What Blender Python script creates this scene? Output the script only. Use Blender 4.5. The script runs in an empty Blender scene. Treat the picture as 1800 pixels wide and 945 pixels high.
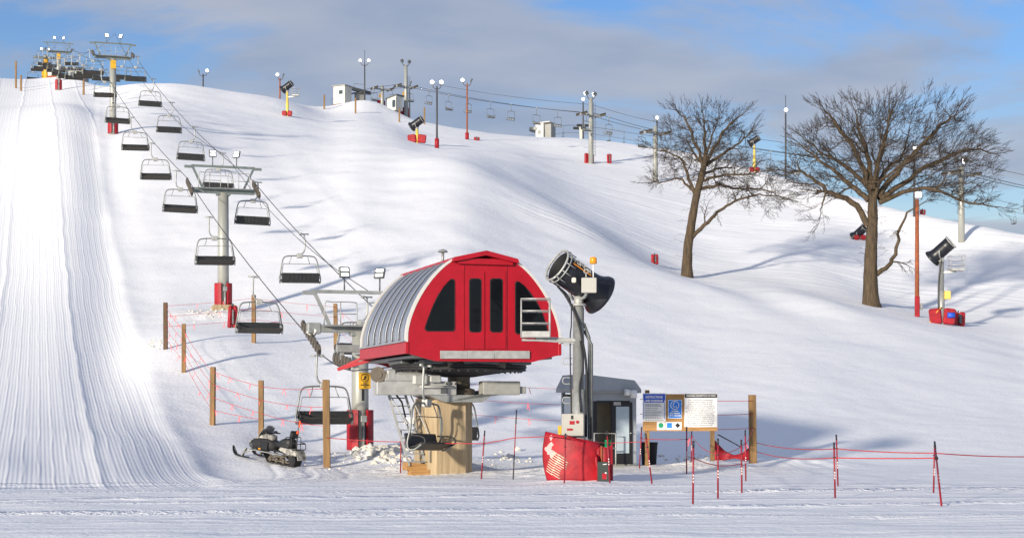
import bpy, bmesh, math, random
import numpy as np
from mathutils import Vector, Matrix

sc = bpy.context.scene
COL = sc.collection
R = math.radians
random.seed(11)

# ---------------------------------------------------------------- camera
CAMH, F, PX0, HOR = 1.8, 3000.0, 900.0, 735.0     # eye height (m), focal length (px of an 1800 px wide frame), centre column, horizon row
cam = bpy.data.objects.new('camera', bpy.data.cameras.new('camera'))
COL.objects.link(cam)
cam.location = (0, 0, CAMH)
cam.rotation_euler = (R(90), 0, 0)
cam.data.sensor_width = 36
cam.data.lens = F / 1800 * 36
cam.data.shift_y = (HOR - 472.5) / 1800
cam.data.clip_end = 6000
sc.camera = cam

# ---------------------------------------------------------------- light
SUN_EL = R(11)
SUN_TO = Vector((0.53, 0.848, 0)).normalized()      # the way the light travels over the ground
w = bpy.data.worlds.new('World'); sc.world = w; w.use_nodes = True
nt = w.node_tree; nt.nodes.clear()
def N(nt, t, **k):
    n = nt.nodes.new(t)
    for a, b in k.items(): setattr(n, a, b)
    return n
out = N(nt, 'ShaderNodeOutputWorld'); bg = N(nt, 'ShaderNodeBackground'); bg.inputs[1].default_value = 0.15
sky = N(nt, 'ShaderNodeTexSky', sky_type='NISHITA', sun_disc=False)
sky.sun_elevation = SUN_EL
sky.sun_rotation = math.atan2(-SUN_TO.x, -SUN_TO.y)
sky.air_density = 1.0; sky.dust_density = 0.4; sky.ozone_density = 2.0
hs = N(nt, 'ShaderNodeHueSaturation'); hs.inputs['Hue'].default_value = 0.525; hs.inputs['Saturation'].default_value = 1.38; hs.inputs['Value'].default_value = 0.74
nt.links.new(sky.outputs[0], hs.inputs['Color'])
tc = N(nt, 'ShaderNodeTexCoord'); sep = N(nt, 'ShaderNodeSeparateXYZ'); nt.links.new(tc.outputs['Generated'], sep.inputs[0])
def M(nt, op, a, b=None, c=None):
    n = N(nt, 'ShaderNodeMath', operation=op)
    for i, v in enumerate((a, b, c)):
        if v is None: continue
        if isinstance(v, (int, float)): n.inputs[i].default_value = v
        else: nt.links.new(v, n.inputs[i])
    return n.outputs[0]
zz = M(nt, 'MAXIMUM', sep.outputs['Z'], 0.0); zd = M(nt, 'ADD', zz, 0.16)
cmb = N(nt, 'ShaderNodeCombineXYZ')
nt.links.new(M(nt, 'DIVIDE', sep.outputs['X'], zd), cmb.inputs[0]); nt.links.new(M(nt, 'DIVIDE', sep.outputs['Y'], zd), cmb.inputs[1])
mp = N(nt, 'ShaderNodeMapping'); mp.inputs['Rotation'].default_value = (0, 0, R(-28)); mp.inputs['Scale'].default_value = (0.95, 1.25, 1)
mp.inputs['Location'].default_value = (0.4, 4.4, 0)
nt.links.new(cmb.outputs[0], mp.inputs[0])
n1 = N(nt, 'ShaderNodeTexNoise'); n1.inputs['Scale'].default_value = 1.7; n1.inputs['Detail'].default_value = 8; n1.inputs['Roughness'].default_value = 0.60; n1.inputs['Distortion'].default_value = 0.35
nt.links.new(mp.outputs[0], n1.inputs['Vector'])
rp = N(nt, 'ShaderNodeValToRGB'); rp.color_ramp.elements[0].position = 0.32; rp.color_ramp.elements[1].position = 0.57
rp.color_ramp.interpolation = 'EASE'
nt.links.new(n1.outputs['Fac'], rp.inputs[0])
n2 = N(nt, 'ShaderNodeTexNoise'); n2.inputs['Scale'].default_value = 3.2; n2.inputs['Detail'].default_value = 6
nt.links.new(mp.outputs[0], n2.inputs['Vector'])
cc = N(nt, 'ShaderNodeMix', data_type='RGBA')
cc.inputs['A'].default_value = (0.85, 1.25, 2.05, 1); cc.inputs['B'].default_value = (2.65, 2.65, 2.8, 1)
nt.links.new(n2.outputs['Fac'], cc.inputs['Factor'])
mx = N(nt, 'ShaderNodeMix', data_type='RGBA')
hz_ = M(nt, 'MULTIPLY', M(nt, 'POWER', M(nt, 'SUBTRACT', 1.0, M(nt, 'MINIMUM', M(nt, 'MULTIPLY', zz, 3.4), 1.0)), 1.6), 0.95)   # pale band of haze along the whole horizon
nt.links.new(M(nt, 'MAXIMUM', M(nt, 'MULTIPLY', rp.outputs[0], 0.9), hz_), mx.inputs['Factor']); nt.links.new(hs.outputs[0], mx.inputs['A']); nt.links.new(cc.outputs['Result'], mx.inputs['B'])
nt.links.new(mx.outputs['Result'], bg.inputs[0]); nt.links.new(bg.outputs[0], out.inputs[0])

sl = bpy.data.lights.new('sun', 'SUN'); sl.energy = 3.6; sl.angle = R(2.6); sl.color = (1.0, 0.90, 0.76)
sun = bpy.data.objects.new('sun', sl); COL.objects.link(sun)
d = Vector((SUN_TO.x * math.cos(SUN_EL), SUN_TO.y * math.cos(SUN_EL), -math.sin(SUN_EL)))
sun.rotation_euler = d.to_track_quat('-Z', 'Y').to_euler(); sun.location = (-40, -50, 30)
vs = sc.view_settings
sc.display_settings.display_device = 'sRGB'
vs.view_transform = 'Standard'; vs.look = 'None'; vs.gamma = 1; vs.use_curve_mapping = False
vs.exposure = 0.6
sc.cycles.use_denoising = True
sc.cycles.max_bounces = 6; sc.cycles.diffuse_bounces = 3

# ---------------------------------------------------------------- materials
MATS = {}
def mat(name, col, rough=0.6, metal=0.0, var=0.12, scale=6.0, bump=0.0, bscale=40, emit=None, stretch=None, alpha=None, dirt=None, coat=0):
    m = bpy.data.materials.new(name); m.use_nodes = True; t = m.node_tree; p = t.nodes['Principled BSDF']
    p.inputs['Roughness'].default_value = rough; p.inputs['Metallic'].default_value = metal
    if coat: p.inputs['Coat Weight'].default_value = coat
    c = N(t, 'ShaderNodeTexCoord'); mpn = N(t, 'ShaderNodeMapping')
    if stretch: mpn.inputs['Scale'].default_value = stretch
    t.links.new(c.outputs['Object'], mpn.inputs[0])
    nz = N(t, 'ShaderNodeTexNoise'); nz.inputs['Scale'].default_value = scale; nz.inputs['Detail'].default_value = 5; nz.inputs['Roughness'].default_value = 0.6
    t.links.new(mpn.outputs[0], nz.inputs['Vector'])
    mxn = N(t, 'ShaderNodeMix', data_type='RGBA')
    lo = [max(0, x * (1 - var)) for x in col]; hi = [min(1, x * (1 + var)) for x in col]
    if dirt: lo = dirt
    mxn.inputs['A'].default_value = (*lo, 1); mxn.inputs['B'].default_value = (*hi, 1)
    rr = N(t, 'ShaderNodeValToRGB'); rr.color_ramp.elements[0].position = 0.3; rr.color_ramp.elements[1].position = 0.7
    t.links.new(nz.outputs['Fac'], rr.inputs[0]); t.links.new(rr.outputs[0], mxn.inputs['Factor'])
    t.links.new(mxn.outputs['Result'], p.inputs['Base Color'])
    if bump:
        b = N(t, 'ShaderNodeBump'); b.inputs['Strength'].default_value = bump; b.inputs['Distance'].default_value = 0.02
        nb = N(t, 'ShaderNodeTexNoise'); nb.inputs['Scale'].default_value = bscale; nb.inputs['Detail'].default_value = 4
        t.links.new(mpn.outputs[0], nb.inputs['Vector']); t.links.new(nb.outputs['Fac'], b.inputs['Height']); t.links.new(b.outputs[0], p.inputs['Normal'])
    if emit:
        p.inputs['Emission Color'].default_value = (*emit[0], 1); p.inputs['Emission Strength'].default_value = emit[1]
    if alpha is not None:
        p.inputs['Transmission Weight'].default_value = alpha
    MATS[name] = m
    return m
mat('galv', (0.34, 0.35, 0.34), 0.45, 0.35, 0.14, 3, dirt=(0.23, 0.24, 0.23))
mat('galv_light', (0.44, 0.445, 0.43), 0.5, 0.25, 0.1, 4, dirt=(0.32, 0.32, 0.30))
mat('steel_dark', (0.13, 0.14, 0.14), 0.5, 0.5, 0.2, 5)
mat('mast', (0.34, 0.35, 0.32), 0.45, 0.2, 0.12, 2, stretch=(1, 1, .25), dirt=(0.31, 0.31, 0.28))
mat('green_steel', (0.17, 0.20, 0.19), 0.5, 0.3, 0.15, 3)
mat('chair_black', (0.018, 0.019, 0.020), 0.55, 0, 0.3, 8)
mat('chair_brown', (0.030, 0.026, 0.020), 0.6, 0, 0.3, 8)
mat('tube', (0.20, 0.21, 0.20), 0.4, 0.5, 0.2, 6)
mat('rope_steel', (0.05, 0.05, 0.055), 0.6, 0.4, 0.2, 8)
mat('red_paint', (0.38, 0.002, 0.013), 0.42, 0, 0.06, 2.2, dirt=(0.32, 0.002, 0.010))
mat('red_pad', (0.36, 0.005, 0.014), 0.6, 0, 0.2, 3, bump=.35, bscale=9, dirt=(0.20, 0.003, 0.009))
mat('red_pole', (0.26, 0.008, 0.02), 0.5, 0, 0.2, 5)
mat('black_pole', (0.02, 0.02, 0.025), 0.5)
mat('red_rope', (0.55, 0.04, 0.05), 0.7)
mat('ribbon', (0.85, 0.10, 0.12), 0.6)
mat('roof_metal', (0.50, 0.53, 0.58), 0.30, 0.85, 0.05, 1.2)
mat('trim_white', (0.58, 0.56, 0.52), 0.5, 0, 0.05)
mat('seam_grey', (0.34, 0.35, 0.37), 0.4, 0.5, 0.05)
mat('glass_dark', (0.006, 0.007, 0.009), 0.07, 0, 0.2, 1.2)
MATS['glass_dark'].node_tree.nodes['Principled BSDF'].inputs['Specular IOR Level'].default_value = 0.22
mat('gasket', (0.01, 0.01, 0.01), 0.6)
mat('concrete', (0.40, 0.31, 0.19), 0.85, 0, 0.2, 2.4, bump=.6, bscale=9, stretch=(3, 3, .22), dirt=(0.27, 0.20, 0.115))
mat('timber', (0.25, 0.14, 0.05), 0.75, 0, 0.25, 7, bump=.3, bscale=25, stretch=(1, 1, .12), dirt=(0.13, 0.08, 0.035))
mat('timber_dark', (0.10, 0.06, 0.03), 0.8, 0, 0.25, 7, stretch=(1, 1, .12))
mat('plywood', (0.40, 0.22, 0.075), 0.7, 0, 0.2, 5, stretch=(.3, 1, 2.5), dirt=(0.29, 0.15, 0.05))
mat('yellow', (0.66, 0.36, 0.02), 0.5, 0, 0.06)
mat('yellow_faded', (0.72, 0.55, 0.12), 0.5, 0, 0.1)
mat('white', (0.80, 0.80, 0.78), 0.5, 0, 0.03)
mat('cream', (0.74, 0.68, 0.52), 0.7, 0, 0.08)
mat('sign_blue', (0.02, 0.09, 0.55), 0.45, 0, 0.04)
mat('mark_blue', (0.02, 0.22, 0.75), 0.45, 0, 0.04)
mat('mark_green', (0.01, 0.30, 0.13), 0.45, 0, 0.04)
mat('black', (0.012, 0.012, 0.013), 0.5, 0, 0.2)
mat('ink_grey', (0.22, 0.22, 0.22), 0.6)
mat('rubber', (0.016, 0.016, 0.018), 0.7, 0, 0.3)
mat('sheave_rim', (0.13, 0.11, 0.085), 0.6, 0.3, 0.2, 9)
mat('sheave_dark', (0.035, 0.033, 0.03), 0.6, 0.3, 0.2, 9)
mat('gun_black', (0.010, 0.011, 0.016), 0.38, 0, 0.3, 3)
mat('amber', (0.85, 0.30, 0.01), 0.25)
mat('box_grey', (0.42, 0.41, 0.37), 0.5, 0, 0.05)
mat('hut_grey', (0.33, 0.355, 0.375), 0.5, 0.1, 0.1, 1.6)
mat('hut_inside', (0.50, 0.42, 0.30), 0.8, 0, 0.1)
mat('door_glass', (0.42, 0.50, 0.54), 0.08, 0, 0.1, 2, coat=.4)
mat('smoke_shield', (0.30, 0.32, 0.33), 0.15, 0, 0.1)
mat('lamp_on', (1, 1, 1), 0.4, emit=((1.0, 0.96, 0.88), 4.5))
mat('bark', (0.088, 0.060, 0.033), 0.9, 0, 0.35, 3, bump=1.0, bscale=9, stretch=(2.2, 2.2, .35), dirt=(0.032, 0.024, 0.016))
mat('twig', (0.042, 0.030, 0.020), 0.9, 0, 0.25, 3)
mat('rust', (0.30, 0.085, 0.03), 0.8, 0.1, 0.3, 4, dirt=(0.16, 0.05, 0.025))
mat('pole_dark', (0.055, 0.055, 0.06), 0.6)
mat('far_white', (0.62, 0.60, 0.53), 0.7, 0, 0.06)
mat('far_grey', (0.30, 0.30, 0.28), 0.7, 0, 0.1)
mat('far_glass', (0.05, 0.07, 0.09), 0.15)
mat('snow_chunk', (0.66, 0.63, 0.55), 0.7, 0, 0.05, 3, bump=.5, bscale=12)
mat('snow_dusted', (0.50, 0.48, 0.43), 0.8, 0, 0.1, 5, dirt=(0.05, 0.05, 0.05))
mat('dark_green', (0.004, 0.016, 0.013), 0.6)
mat('orange_flag', (0.9, 0.10, 0.02), 0.6)

# ---------------------------------------------------------------- mesh helpers
class MB:
    def __init__(s): s.v = []; s.f = []; s.sm = []
    def add(s, vs, fs, smooth=False):
        o = len(s.v); s.v += [tuple(x) for x in vs]
        for f in fs: s.f.append(tuple(i + o for i in f)); s.sm.append(smooth)
        return s
    def box(s, c, size, rot=None, bev=0):
        hx, hy, hz = (x / 2 for x in size); c = Vector(c)
        if bev:
            b = min(bev, hx * .9, hy * .9, hz * .9); pts = []
            for z, q in ((-hz, b), (-hz + b, 0), (hz - b, 0), (hz, b)):
                x, y = hx - q, hy - q; k = b
                pts += [(x, -y + k, z), (x, y - k, z), (x - k, y, z), (-x + k, y, z), (-x, y - k, z), (-x, -y + k, z), (-x + k, -y, z), (x - k, -y, z)]
            fs = [tuple(range(7, -1, -1)), tuple(range(24, 32))]
            for r_ in range(3):
                for i in range(8): fs.append((r_ * 8 + i, r_ * 8 + (i + 1) % 8, r_ * 8 + 8 + (i + 1) % 8, r_ * 8 + 8 + i))
        else:
            pts = [(x, y, z) for z in (-hz, hz) for x, y in ((-hx, -hy), (hx, -hy), (hx, hy), (-hx, hy))]
            fs = [(3, 2, 1, 0), (4, 5, 6, 7), (0, 1, 5, 4), (1, 2, 6, 5), (2, 3, 7, 6), (3, 0, 4, 7)]
        pts = [Vector(p) for p in pts]
        if rot is not None: pts = [rot @ p for p in pts]
        return s.add([p + c for p in pts], fs)
    def bar(s, a, b, wd, hg, up=(0, 0, 1)):
        a, b = Vector(a), Vector(b); y = (b - a); L = y.length; y.normalize(); u = Vector(up)
        x = y.cross(u)
        if x.length < 1e-4: x = y.cross(Vector((1, 0, 0)))
        x.normalize(); z = x.cross(y)
        m = Matrix((x, y, z)).transposed()
        return s.box((a + b) / 2, (wd, L, hg), m)
    def tube(s, pts, r, n=8, cap=True, smooth=True):
        pts = [Vector(p) for p in pts]; k = len(pts)
        rs = r if isinstance(r, (list, tuple)) else [r] * k
        vs = []; t0 = (pts[1] - pts[0]).normalized()
        x = t0.cross(Vector((0, 0, 1)))
        if x.length < 1e-3: x = t0.cross(Vector((0, 1, 0)))
        x.normalize()
        for i in range(k):
            t = (pts[min(i + 1, k - 1)] - pts[max(i - 1, 0)])
            if t.length < 1e-9: t = t0.copy()
            t.normalize(); x = x - t * x.dot(t)
            if x.length < 1e-4: x = t.orthogonal()
            x.normalize(); y = t.cross(x)
            for j in range(n):
                a = 2 * math.pi * j / n
                vs.append(pts[i] + (x * math.cos(a) + y * math.sin(a)) * rs[i])
        fs = [(i * n + j, i * n + (j + 1) % n, (i + 1) * n + (j + 1) % n, (i + 1) * n + j) for i in range(k - 1) for j in range(n)]
        s.add(vs, fs, smooth)
        if cap:
            o = len(s.v) - len(vs)
            s.f.append(tuple(o + j for j in range(n - 1, -1, -1))); s.sm.append(False)
            s.f.append(tuple(o + (k - 1) * n + j for j in range(n))); s.sm.append(False)
        return s
    def lathe(s, prof, n=20, axis=(0, 0, 1), at=(0, 0, 0), smooth=True, close=False):
        ax = Vector(axis).normalized(); x = ax.orthogonal().normalized(); y = ax.cross(x); at = Vector(at); vs = []
        for r_, h in prof:
            for j in range(n):
                a = 2 * math.pi * j / n
                vs.append(at + ax * h + (x * math.cos(a) + y * math.sin(a)) * r_)
        k = len(prof)
        fs = [(i * n + j, i * n + (j + 1) % n, (i + 1) * n + (j + 1) % n, (i + 1) * n + j) for i in range(k - 1) for j in range(n)]
        s.add(vs, fs, smooth)
        return s
    def disc(s, c, axis, r_, th, n=20):
        return s.lathe([(0.001, -th / 2), (r_, -th / 2), (r_, th / 2), (0.001, th / 2)], n, axis, c, smooth=False)
    def prism(s, poly, ext, tf=None):
        """poly: list of (x,z) in the plane; ext: (y0,y1)."""
        n = len(poly); vs = [Vector((x, ext[0], z)) for x, z in poly] + [Vector((x, ext[1], z)) for x, z in poly]
        if tf: vs = [tf @ q for q in vs]
        fs = [tuple(range(n)), tuple(range(2 * n - 1, n - 1, -1))] + [((i + 1) % n, i, i + n, (i + 1) % n + n) for i in range(n)]
        return s.add(vs, fs)
    def quad(s, *p): return s.add(p, [tuple(range(len(p)))])
    def mesh(s, name):
        me = bpy.data.meshes.new(name); me.from_pydata(s.v, [], s.f)
        me.polygons.foreach_set('use_smooth', s.sm); me.update()
        return me
    def build(s, name, m, parent=None, label=None, fix=True):
        me = s.mesh(name); me.materials.append(MATS[m] if isinstance(m, str) else m)
        if fix:
            b = bmesh.new(); b.from_mesh(me); bmesh.ops.recalc_face_normals(b, faces=b.faces); b.to_mesh(me); b.free()
        o = bpy.data.objects.new(name, me); COL.objects.link(o)
        if parent: o.parent = parent
        if label: o['label'] = label
        return o
def arc(pts, n=6):
    """Catmull-Rom through the points."""
    P = [Vector(p) for p in pts]; P = [P[0] * 2 - P[1]] + P + [P[-1] * 2 - P[-2]]; o = []
    for i in range(1, len(P) - 2):
        for k in range(n):
            t = k / n; a, b, c, e = P[i - 1:i + 3]
            o.append(.5 * ((2 * b) + (c - a) * t + (2 * a - 5 * b + 4 * c - e) * t * t + (3 * b - a - 3 * c + e) * t ** 3))
    return o + [P[-2]]
def tag(o, label, cat, group=None, kind=None):
    o['label'] = label; o['category'] = cat
    if group: o['group'] = group
    if kind: o['kind'] = kind
    return o
def thing(name, label, cat, loc=(0, 0, 0), rz=0, group=None):
    o = bpy.data.objects.new(name, None); COL.objects.link(o); o.empty_display_size = .3
    o.location = loc; o.rotation_euler = (0, 0, rz)
    return tag(o, label, cat, group)
def dup(root, loc, rz, label, group=None, scale=None):
    r = root.copy(); COL.objects.link(r); r.location = loc; r.rotation_euler = (0, 0, rz); r['label'] = label
    if group: r['group'] = group
    if scale: r.scale = (scale,) * 3
    for ch in list(root.children):
        c = ch.copy(); COL.objects.link(c); c.parent = r
        for g in list(ch.children):
            e = g.copy(); COL.objects.link(e); e.parent = c
    return r
def text(name, s, size, loc, m, parent, rot=(R(90), 0, 0), align='CENTER', width=None, spacing=1.0, bold=0.0):
    cu = bpy.data.curves.new(name, 'FONT'); cu.body = s; cu.size = size; cu.align_x = align; cu.align_y = 'CENTER'; cu.space_line = spacing; cu.offset = bold
    t = bpy.data.objects.new('tmp', cu); COL.objects.link(t)
    me = bpy.data.meshes.new_from_object(t.evaluated_get(bpy.context.evaluated_depsgraph_get()))
    bpy.data.objects.remove(t); bpy.data.curves.remove(cu); me.name = name
    if width:
        xs = [v.co.x for v in me.vertices]; k = width / max(1e-6, max(xs) - min(xs))
        for v in me.vertices: v.co.x *= k
    me.materials.clear(); me.materials.append(MATS[m])
    o = bpy.data.objects.new(name, me); COL.objects.link(o); o.parent = parent; o.location = loc; o.rotation_euler = rot
    return o
ORD = ['first', 'second', 'third', 'fourth', 'fifth', 'sixth', 'seventh', 'eighth', 'ninth', 'tenth', 'eleventh', 'twelfth']

# ---------------------------------------------------------------- the snow hill
# survey profiles: bearing (as a column of the 1800 px frame) -> (distance, sight row) pairs, turned into heights
PROF = {
 0:    [(45, 858), (52, 803), (60, 752), (75, 670), (100, 545), (135, 380), (171, 245), (205, 192), (214, 187), (230, 186), (263, 160), (290, 140)],
 100:  [(45, 858), (60, 757), (75, 672), (100, 548), (135, 378), (171, 238), (205, 193), (214, 190), (230, 189), (263, 171), (290, 152), (300, 146)],
 200:  [(45, 858), (60, 766), (75, 680), (100, 550), (135, 370), (171, 223), (200, 190), (235, 165), (265, 152)],
 300:  [(50, 845), (62, 772), (76, 660), (82, 608), (100, 550), (135, 380), (171, 237), (215, 185), (265, 160)],
 400:  [(55, 838), (65, 765), (75, 680), (83, 603), (100, 554), (130, 400), (171, 262), (215, 200), (265, 172)],
 500:  [(55, 836), (64, 797), (75, 690), (85, 606), (100, 548), (130, 398), (171, 272), (215, 214), (265, 187)],
 570:  [(55, 835), (66, 796), (76, 690), (86, 608), (100, 545), (130, 395), (165, 285), (215, 225), (255, 199), (268, 191)],
 640:  [(55, 834), (66, 795), (76, 690), (86, 608), (100, 545), (130, 393), (165, 284), (215, 228), (255, 203), (275, 180)],
 700:  [(53, 834), (66, 795), (78, 690), (100, 540), (130, 390), (165, 281), (215, 233), (256, 211), (272, 199)],
 745:  [(53, 833), (66, 798), (78, 692), (100, 537), (130, 390), (165, 275), (190, 264), (215, 250), (270, 227)],
 800:  [(53, 832), (63, 805), (80, 680), (100, 530), (130, 390), (160, 284), (172, 272), (190, 268), (220, 252), (270, 238)],
 900:  [(55, 832), (64, 806), (82, 672), (100, 555), (130, 420), (155, 327), (168, 312), (190, 290), (225, 264), (270, 250)],
 1000: [(60, 816), (66, 798), (82, 685), (100, 575), (130, 445), (150, 374), (162, 370), (185, 335), (225, 283), (265, 250)],
 1200: [(60, 818), (68, 778), (82, 690), (100, 605), (115, 540), (130, 487), (142, 490), (165, 440), (200, 350), (235, 290), (255, 271)],
 1400: [(60, 819), (70, 765), (85, 682), (100, 612), (115, 553), (126, 513), (138, 508), (160, 455), (190, 370), (215, 322)],
 1600: [(60, 820), (80, 728), (100, 634), (116, 573), (128, 551), (138, 541), (155, 488), (170, 430), (185, 374)],
 1800: [(60, 822), (80, 742), (100, 660), (120, 600), (140, 535), (160, 455), (170, 412)],
}
def pchip(x, y, xi):
    x = np.array(x, float); y = np.array(y, float); h = np.diff(x); dl = np.diff(y) / h; m = np.zeros_like(y)
    for i in range(1, len(x) - 1):
        if dl[i - 1] * dl[i] > 0:
            w1 = 2 * h[i] + h[i - 1]; w2 = h[i] + 2 * h[i - 1]; m[i] = (w1 + w2) / (w1 / dl[i - 1] + w2 / dl[i])
    m[0] = dl[0]; m[-1] = dl[-1]
    k = np.clip(np.searchsorted(x, xi) - 1, 0, len(x) - 2); t = (xi - x[k]) / h[k]
    return ((2 * t ** 3 - 3 * t ** 2 + 1) * y[k] + (t ** 3 - 2 * t ** 2 + t) * h[k] * m[k] + (-2 * t ** 3 + 3 * t ** 2) * y[k + 1] + (t ** 3 - t ** 2) * h[k] * m[k + 1])
DD = np.arange(0, 1200.5, .5)
cols = sorted(PROF); tab = []
DC = [PROF[c][-1][0] for c in cols]
def warp(d_, dc): return np.where(d_ < 60, d_, 60 + (d_ - 60) * 200.0 / (dc - 60))      # crest of every profile at the same table depth
for c in cols:
    pts = [(0, 0), (20, 0), (38, 0)]
    for d_, py in PROF[c]: pts.append((d_, CAMH + (HOR - py) * d_ / F))
    dc, zc = pts[-1]
    pts += [(dc + 22, zc - 1.2), (dc + 70, zc - 14), (dc + 250, max(2, zc - 50)), (dc * 4 + 400, 0), (dc * 20, 0)]
    xs, ys = zip(*pts); xs = warp(np.array(xs, float), dc); tab.append(pchip(xs, ys, DD))
tab = np.array(tab)
PXG = np.arange(-1200, 3000.1, 10.0)
G2 = np.zeros((len(PXG), len(DD)))
pc = np.clip(PXG, cols[0], cols[-1])
for j in range(len(DD)): G2[:, j] = pchip(cols, tab[:, j], pc)
ker = np.exp(-np.linspace(-2, 2, 13) ** 2); ker /= ker.sum()
pad = np.pad(G2, ((6, 6), (0, 0)), mode='edge'); G2 = sum(ker[i] * pad[i:i + len(PXG)] for i in range(13))
DCG = pchip(cols, DC, pc); pad = np.pad(DCG, 12, mode='edge'); k2 = np.exp(-np.linspace(-2, 2, 25) ** 2); k2 /= k2.sum(); DCG = sum(k2[i] * pad[i:i + len(PXG)] for i in range(25))
kd = np.exp(-np.linspace(-2, 2, 7) ** 2); kd /= kd.sum()
pad = np.pad(G2, ((0, 0), (3, 3)), mode='edge'); G2 = sum(kd[i] * pad[:, i:i + len(DD)] for i in range(7))
def Hbase(X, Y):
    X = np.asarray(X, float); Y = np.asarray(Y, float); Yc = np.maximum(Y, 1.0)
    p = np.clip(PX0 + F * X / Yc, PXG[0], PXG[-1]); i = (p - PXG[0]) / 10.0; i0 = np.clip(i.astype(int), 0, len(PXG) - 2); ti = i - i0
    j = np.clip(warp(Yc, np.interp(p, PXG, DCG)), 0, 1199) / .5; j0 = j.astype(int); tj = j - j0
    z = (G2[i0, j0] * (1 - ti) + G2[i0 + 1, j0] * ti) * (1 - tj) + (G2[i0, j0 + 1] * (1 - ti) + G2[i0 + 1, j0 + 1] * ti) * tj
    return np.where(Y > 20, z, 0.0)
def ground_d(px, py, lo=22, hi=300, fn=None):
    ds = np.arange(lo, hi, .1); X = (px - PX0) / F * ds; z = Hbase(X, ds); row = HOR - (z - CAMH) * F / ds
    k = np.nonzero(row <= py)[0]
    return float(ds[k[0]]) if len(k) else float(ds[np.argmin(row)])
# right edge of the groomed run: distance -> bearing column
ED = [(ground_d(x, y), x) for x, y in ((400, 846), (350, 815), (300, 750), (262, 640), (228, 540), (197, 400), (182, 300), (175, 232))]
ED.sort(); EDd, EDx = zip(*ED)
def run_edge(Y): return np.interp(Y, EDd, EDx)
rng = np.random.RandomState(5)
VG = {}
def vnoise(X, Y, s, seed=0):
    if seed not in VG: VG[seed] = np.random.RandomState(seed).rand(256, 256)
    g = VG[seed]; x = X / s; y = Y / s
    xi = np.floor(x).astype(int); yi = np.floor(y).astype(int); fx = x - xi; fy = y - yi; fx = fx * fx * (3 - 2 * fx); fy = fy * fy * (3 - 2 * fy)
    a = g[xi % 256, yi % 256]; b = g[(xi + 1) % 256, yi % 256]; c = g[xi % 256, (yi + 1) % 256]; e = g[(xi + 1) % 256, (yi + 1) % 256]
    return (a * (1 - fx) + b * fx) * (1 - fy) + (c * (1 - fx) + e * fx) * fy - .5
def sstep(a, b, x):
    t = np.clip((x - a) / (b - a), 0, 1); return t * t * (3 - 2 * t)
def groom(X, Y):
    Yc = np.maximum(Y, 5); p = PX0 + F * X / Yc; off = (run_edge(Yc) - p) * Yc / F       # metres left of the edge
    return sstep(-.2, .8, off) * sstep(43, 46, Yc) * (Y > 20), off
MOUNDS = [(-2.5, 55.5, 2.0, .25), (2.0, 47.4, 1.2, .10), (1.0, 52.6, 1.8, .22), (6.5, 57.5, 1.6, .16), (-5.0, 63.5, 2.2, .30), (-17.0, 99.0, 2.2, .3), (7.0, 58.8, 1.4, .1), (10.6, 60.5, 1.6, .22)]
def H(X, Y):
    X = np.asarray(X, float); Y = np.asarray(Y, float); z = Hbase(X, Y)
    g, off = groom(X, Y)
    z = z + np.where((Y > 20), .05 * np.exp(-((off - .2) / .5) ** 2) * sstep(45, 52, Y) - .07 * np.exp(-((off + 1.2) / 1.0) ** 2) * sstep(50, 56, Y), 0) * (1 - sstep(150, 200, Y))
    far = sstep(60, 110, Y)
    z = z + (1 - .8 * g) * (vnoise(X, Y, 9, 1) * .15 * (.25 + far) + vnoise(X, Y, 3.1, 2) * .10 * (.35 + .8 * far) + vnoise(X, Y, 1.1, 3) * .035 + vnoise(X, Y, .45, 4) * .014)
    # hummocky, wind-worked face of the knoll
    p = PX0 + F * X / np.maximum(Y, 5)
    kn = sstep(430, 560, p) * (1 - sstep(950, 1150, p)) * sstep(105, 125, Y) * (1 - sstep(165, 190, Y))
    z = z + kn * (vnoise(X * .8 + Y * .6, Y * .8 - X * .6, 7.0, 8) * .26 + vnoise(X * .8 + Y * .6, (Y * .8 - X * .6) * .4, 2.5, 9) * .10)
    for mx_, my_, mr, mh in MOUNDS:
        z = z + mh * np.exp(-(((X - mx_) ** 2 + (Y - my_) ** 2) / mr ** 2)) * (1 + .8 * vnoise(X, Y, .5, 6))
    return z
def track_d(X, Y, pts):
    """Signed distance to a polyline drawn on the snow."""
    best = np.full(np.shape(X), 1e9); sg = np.zeros(np.shape(X))
    for (ax, ay), (bx, by) in zip(pts[:-1], pts[1:]):
        dx, dy = bx - ax, by - ay; L2 = dx * dx + dy * dy; t_ = np.clip(((X - ax) * dx + (Y - ay) * dy) / L2, 0, 1)
        q = np.hypot(X - ax - t_ * dx, Y - ay - t_ * dy); cr = np.sign((X - ax) * dy - (Y - ay) * dx); k = q < best; best = np.where(k, q, best); sg = np.where(k, cr, sg)
    return best * sg
TRK = [[(-7.9, 60.0), (-7.2, 57.0), (-6.9, 54.0), (-7.4, 51.0), (-9.0, 48.6), (-11.5, 47.0), (-15, 46.0), (-20, 45.4)], [(-6.6, 59.0), (-5.9, 55.5), (-5.6, 52.0), (-6.6, 48.8), (-9.0, 46.2), (-13, 44.6), (-19, 43.8)], [(-16, 36.5), (-8, 38.6), (0, 40.4), (8, 42.8), (16, 44.4), (24, 45.6)], [(-14, 33.0), (-4, 33.4), (6, 35.2), (16, 38.0), (26, 39.5)]]
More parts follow.
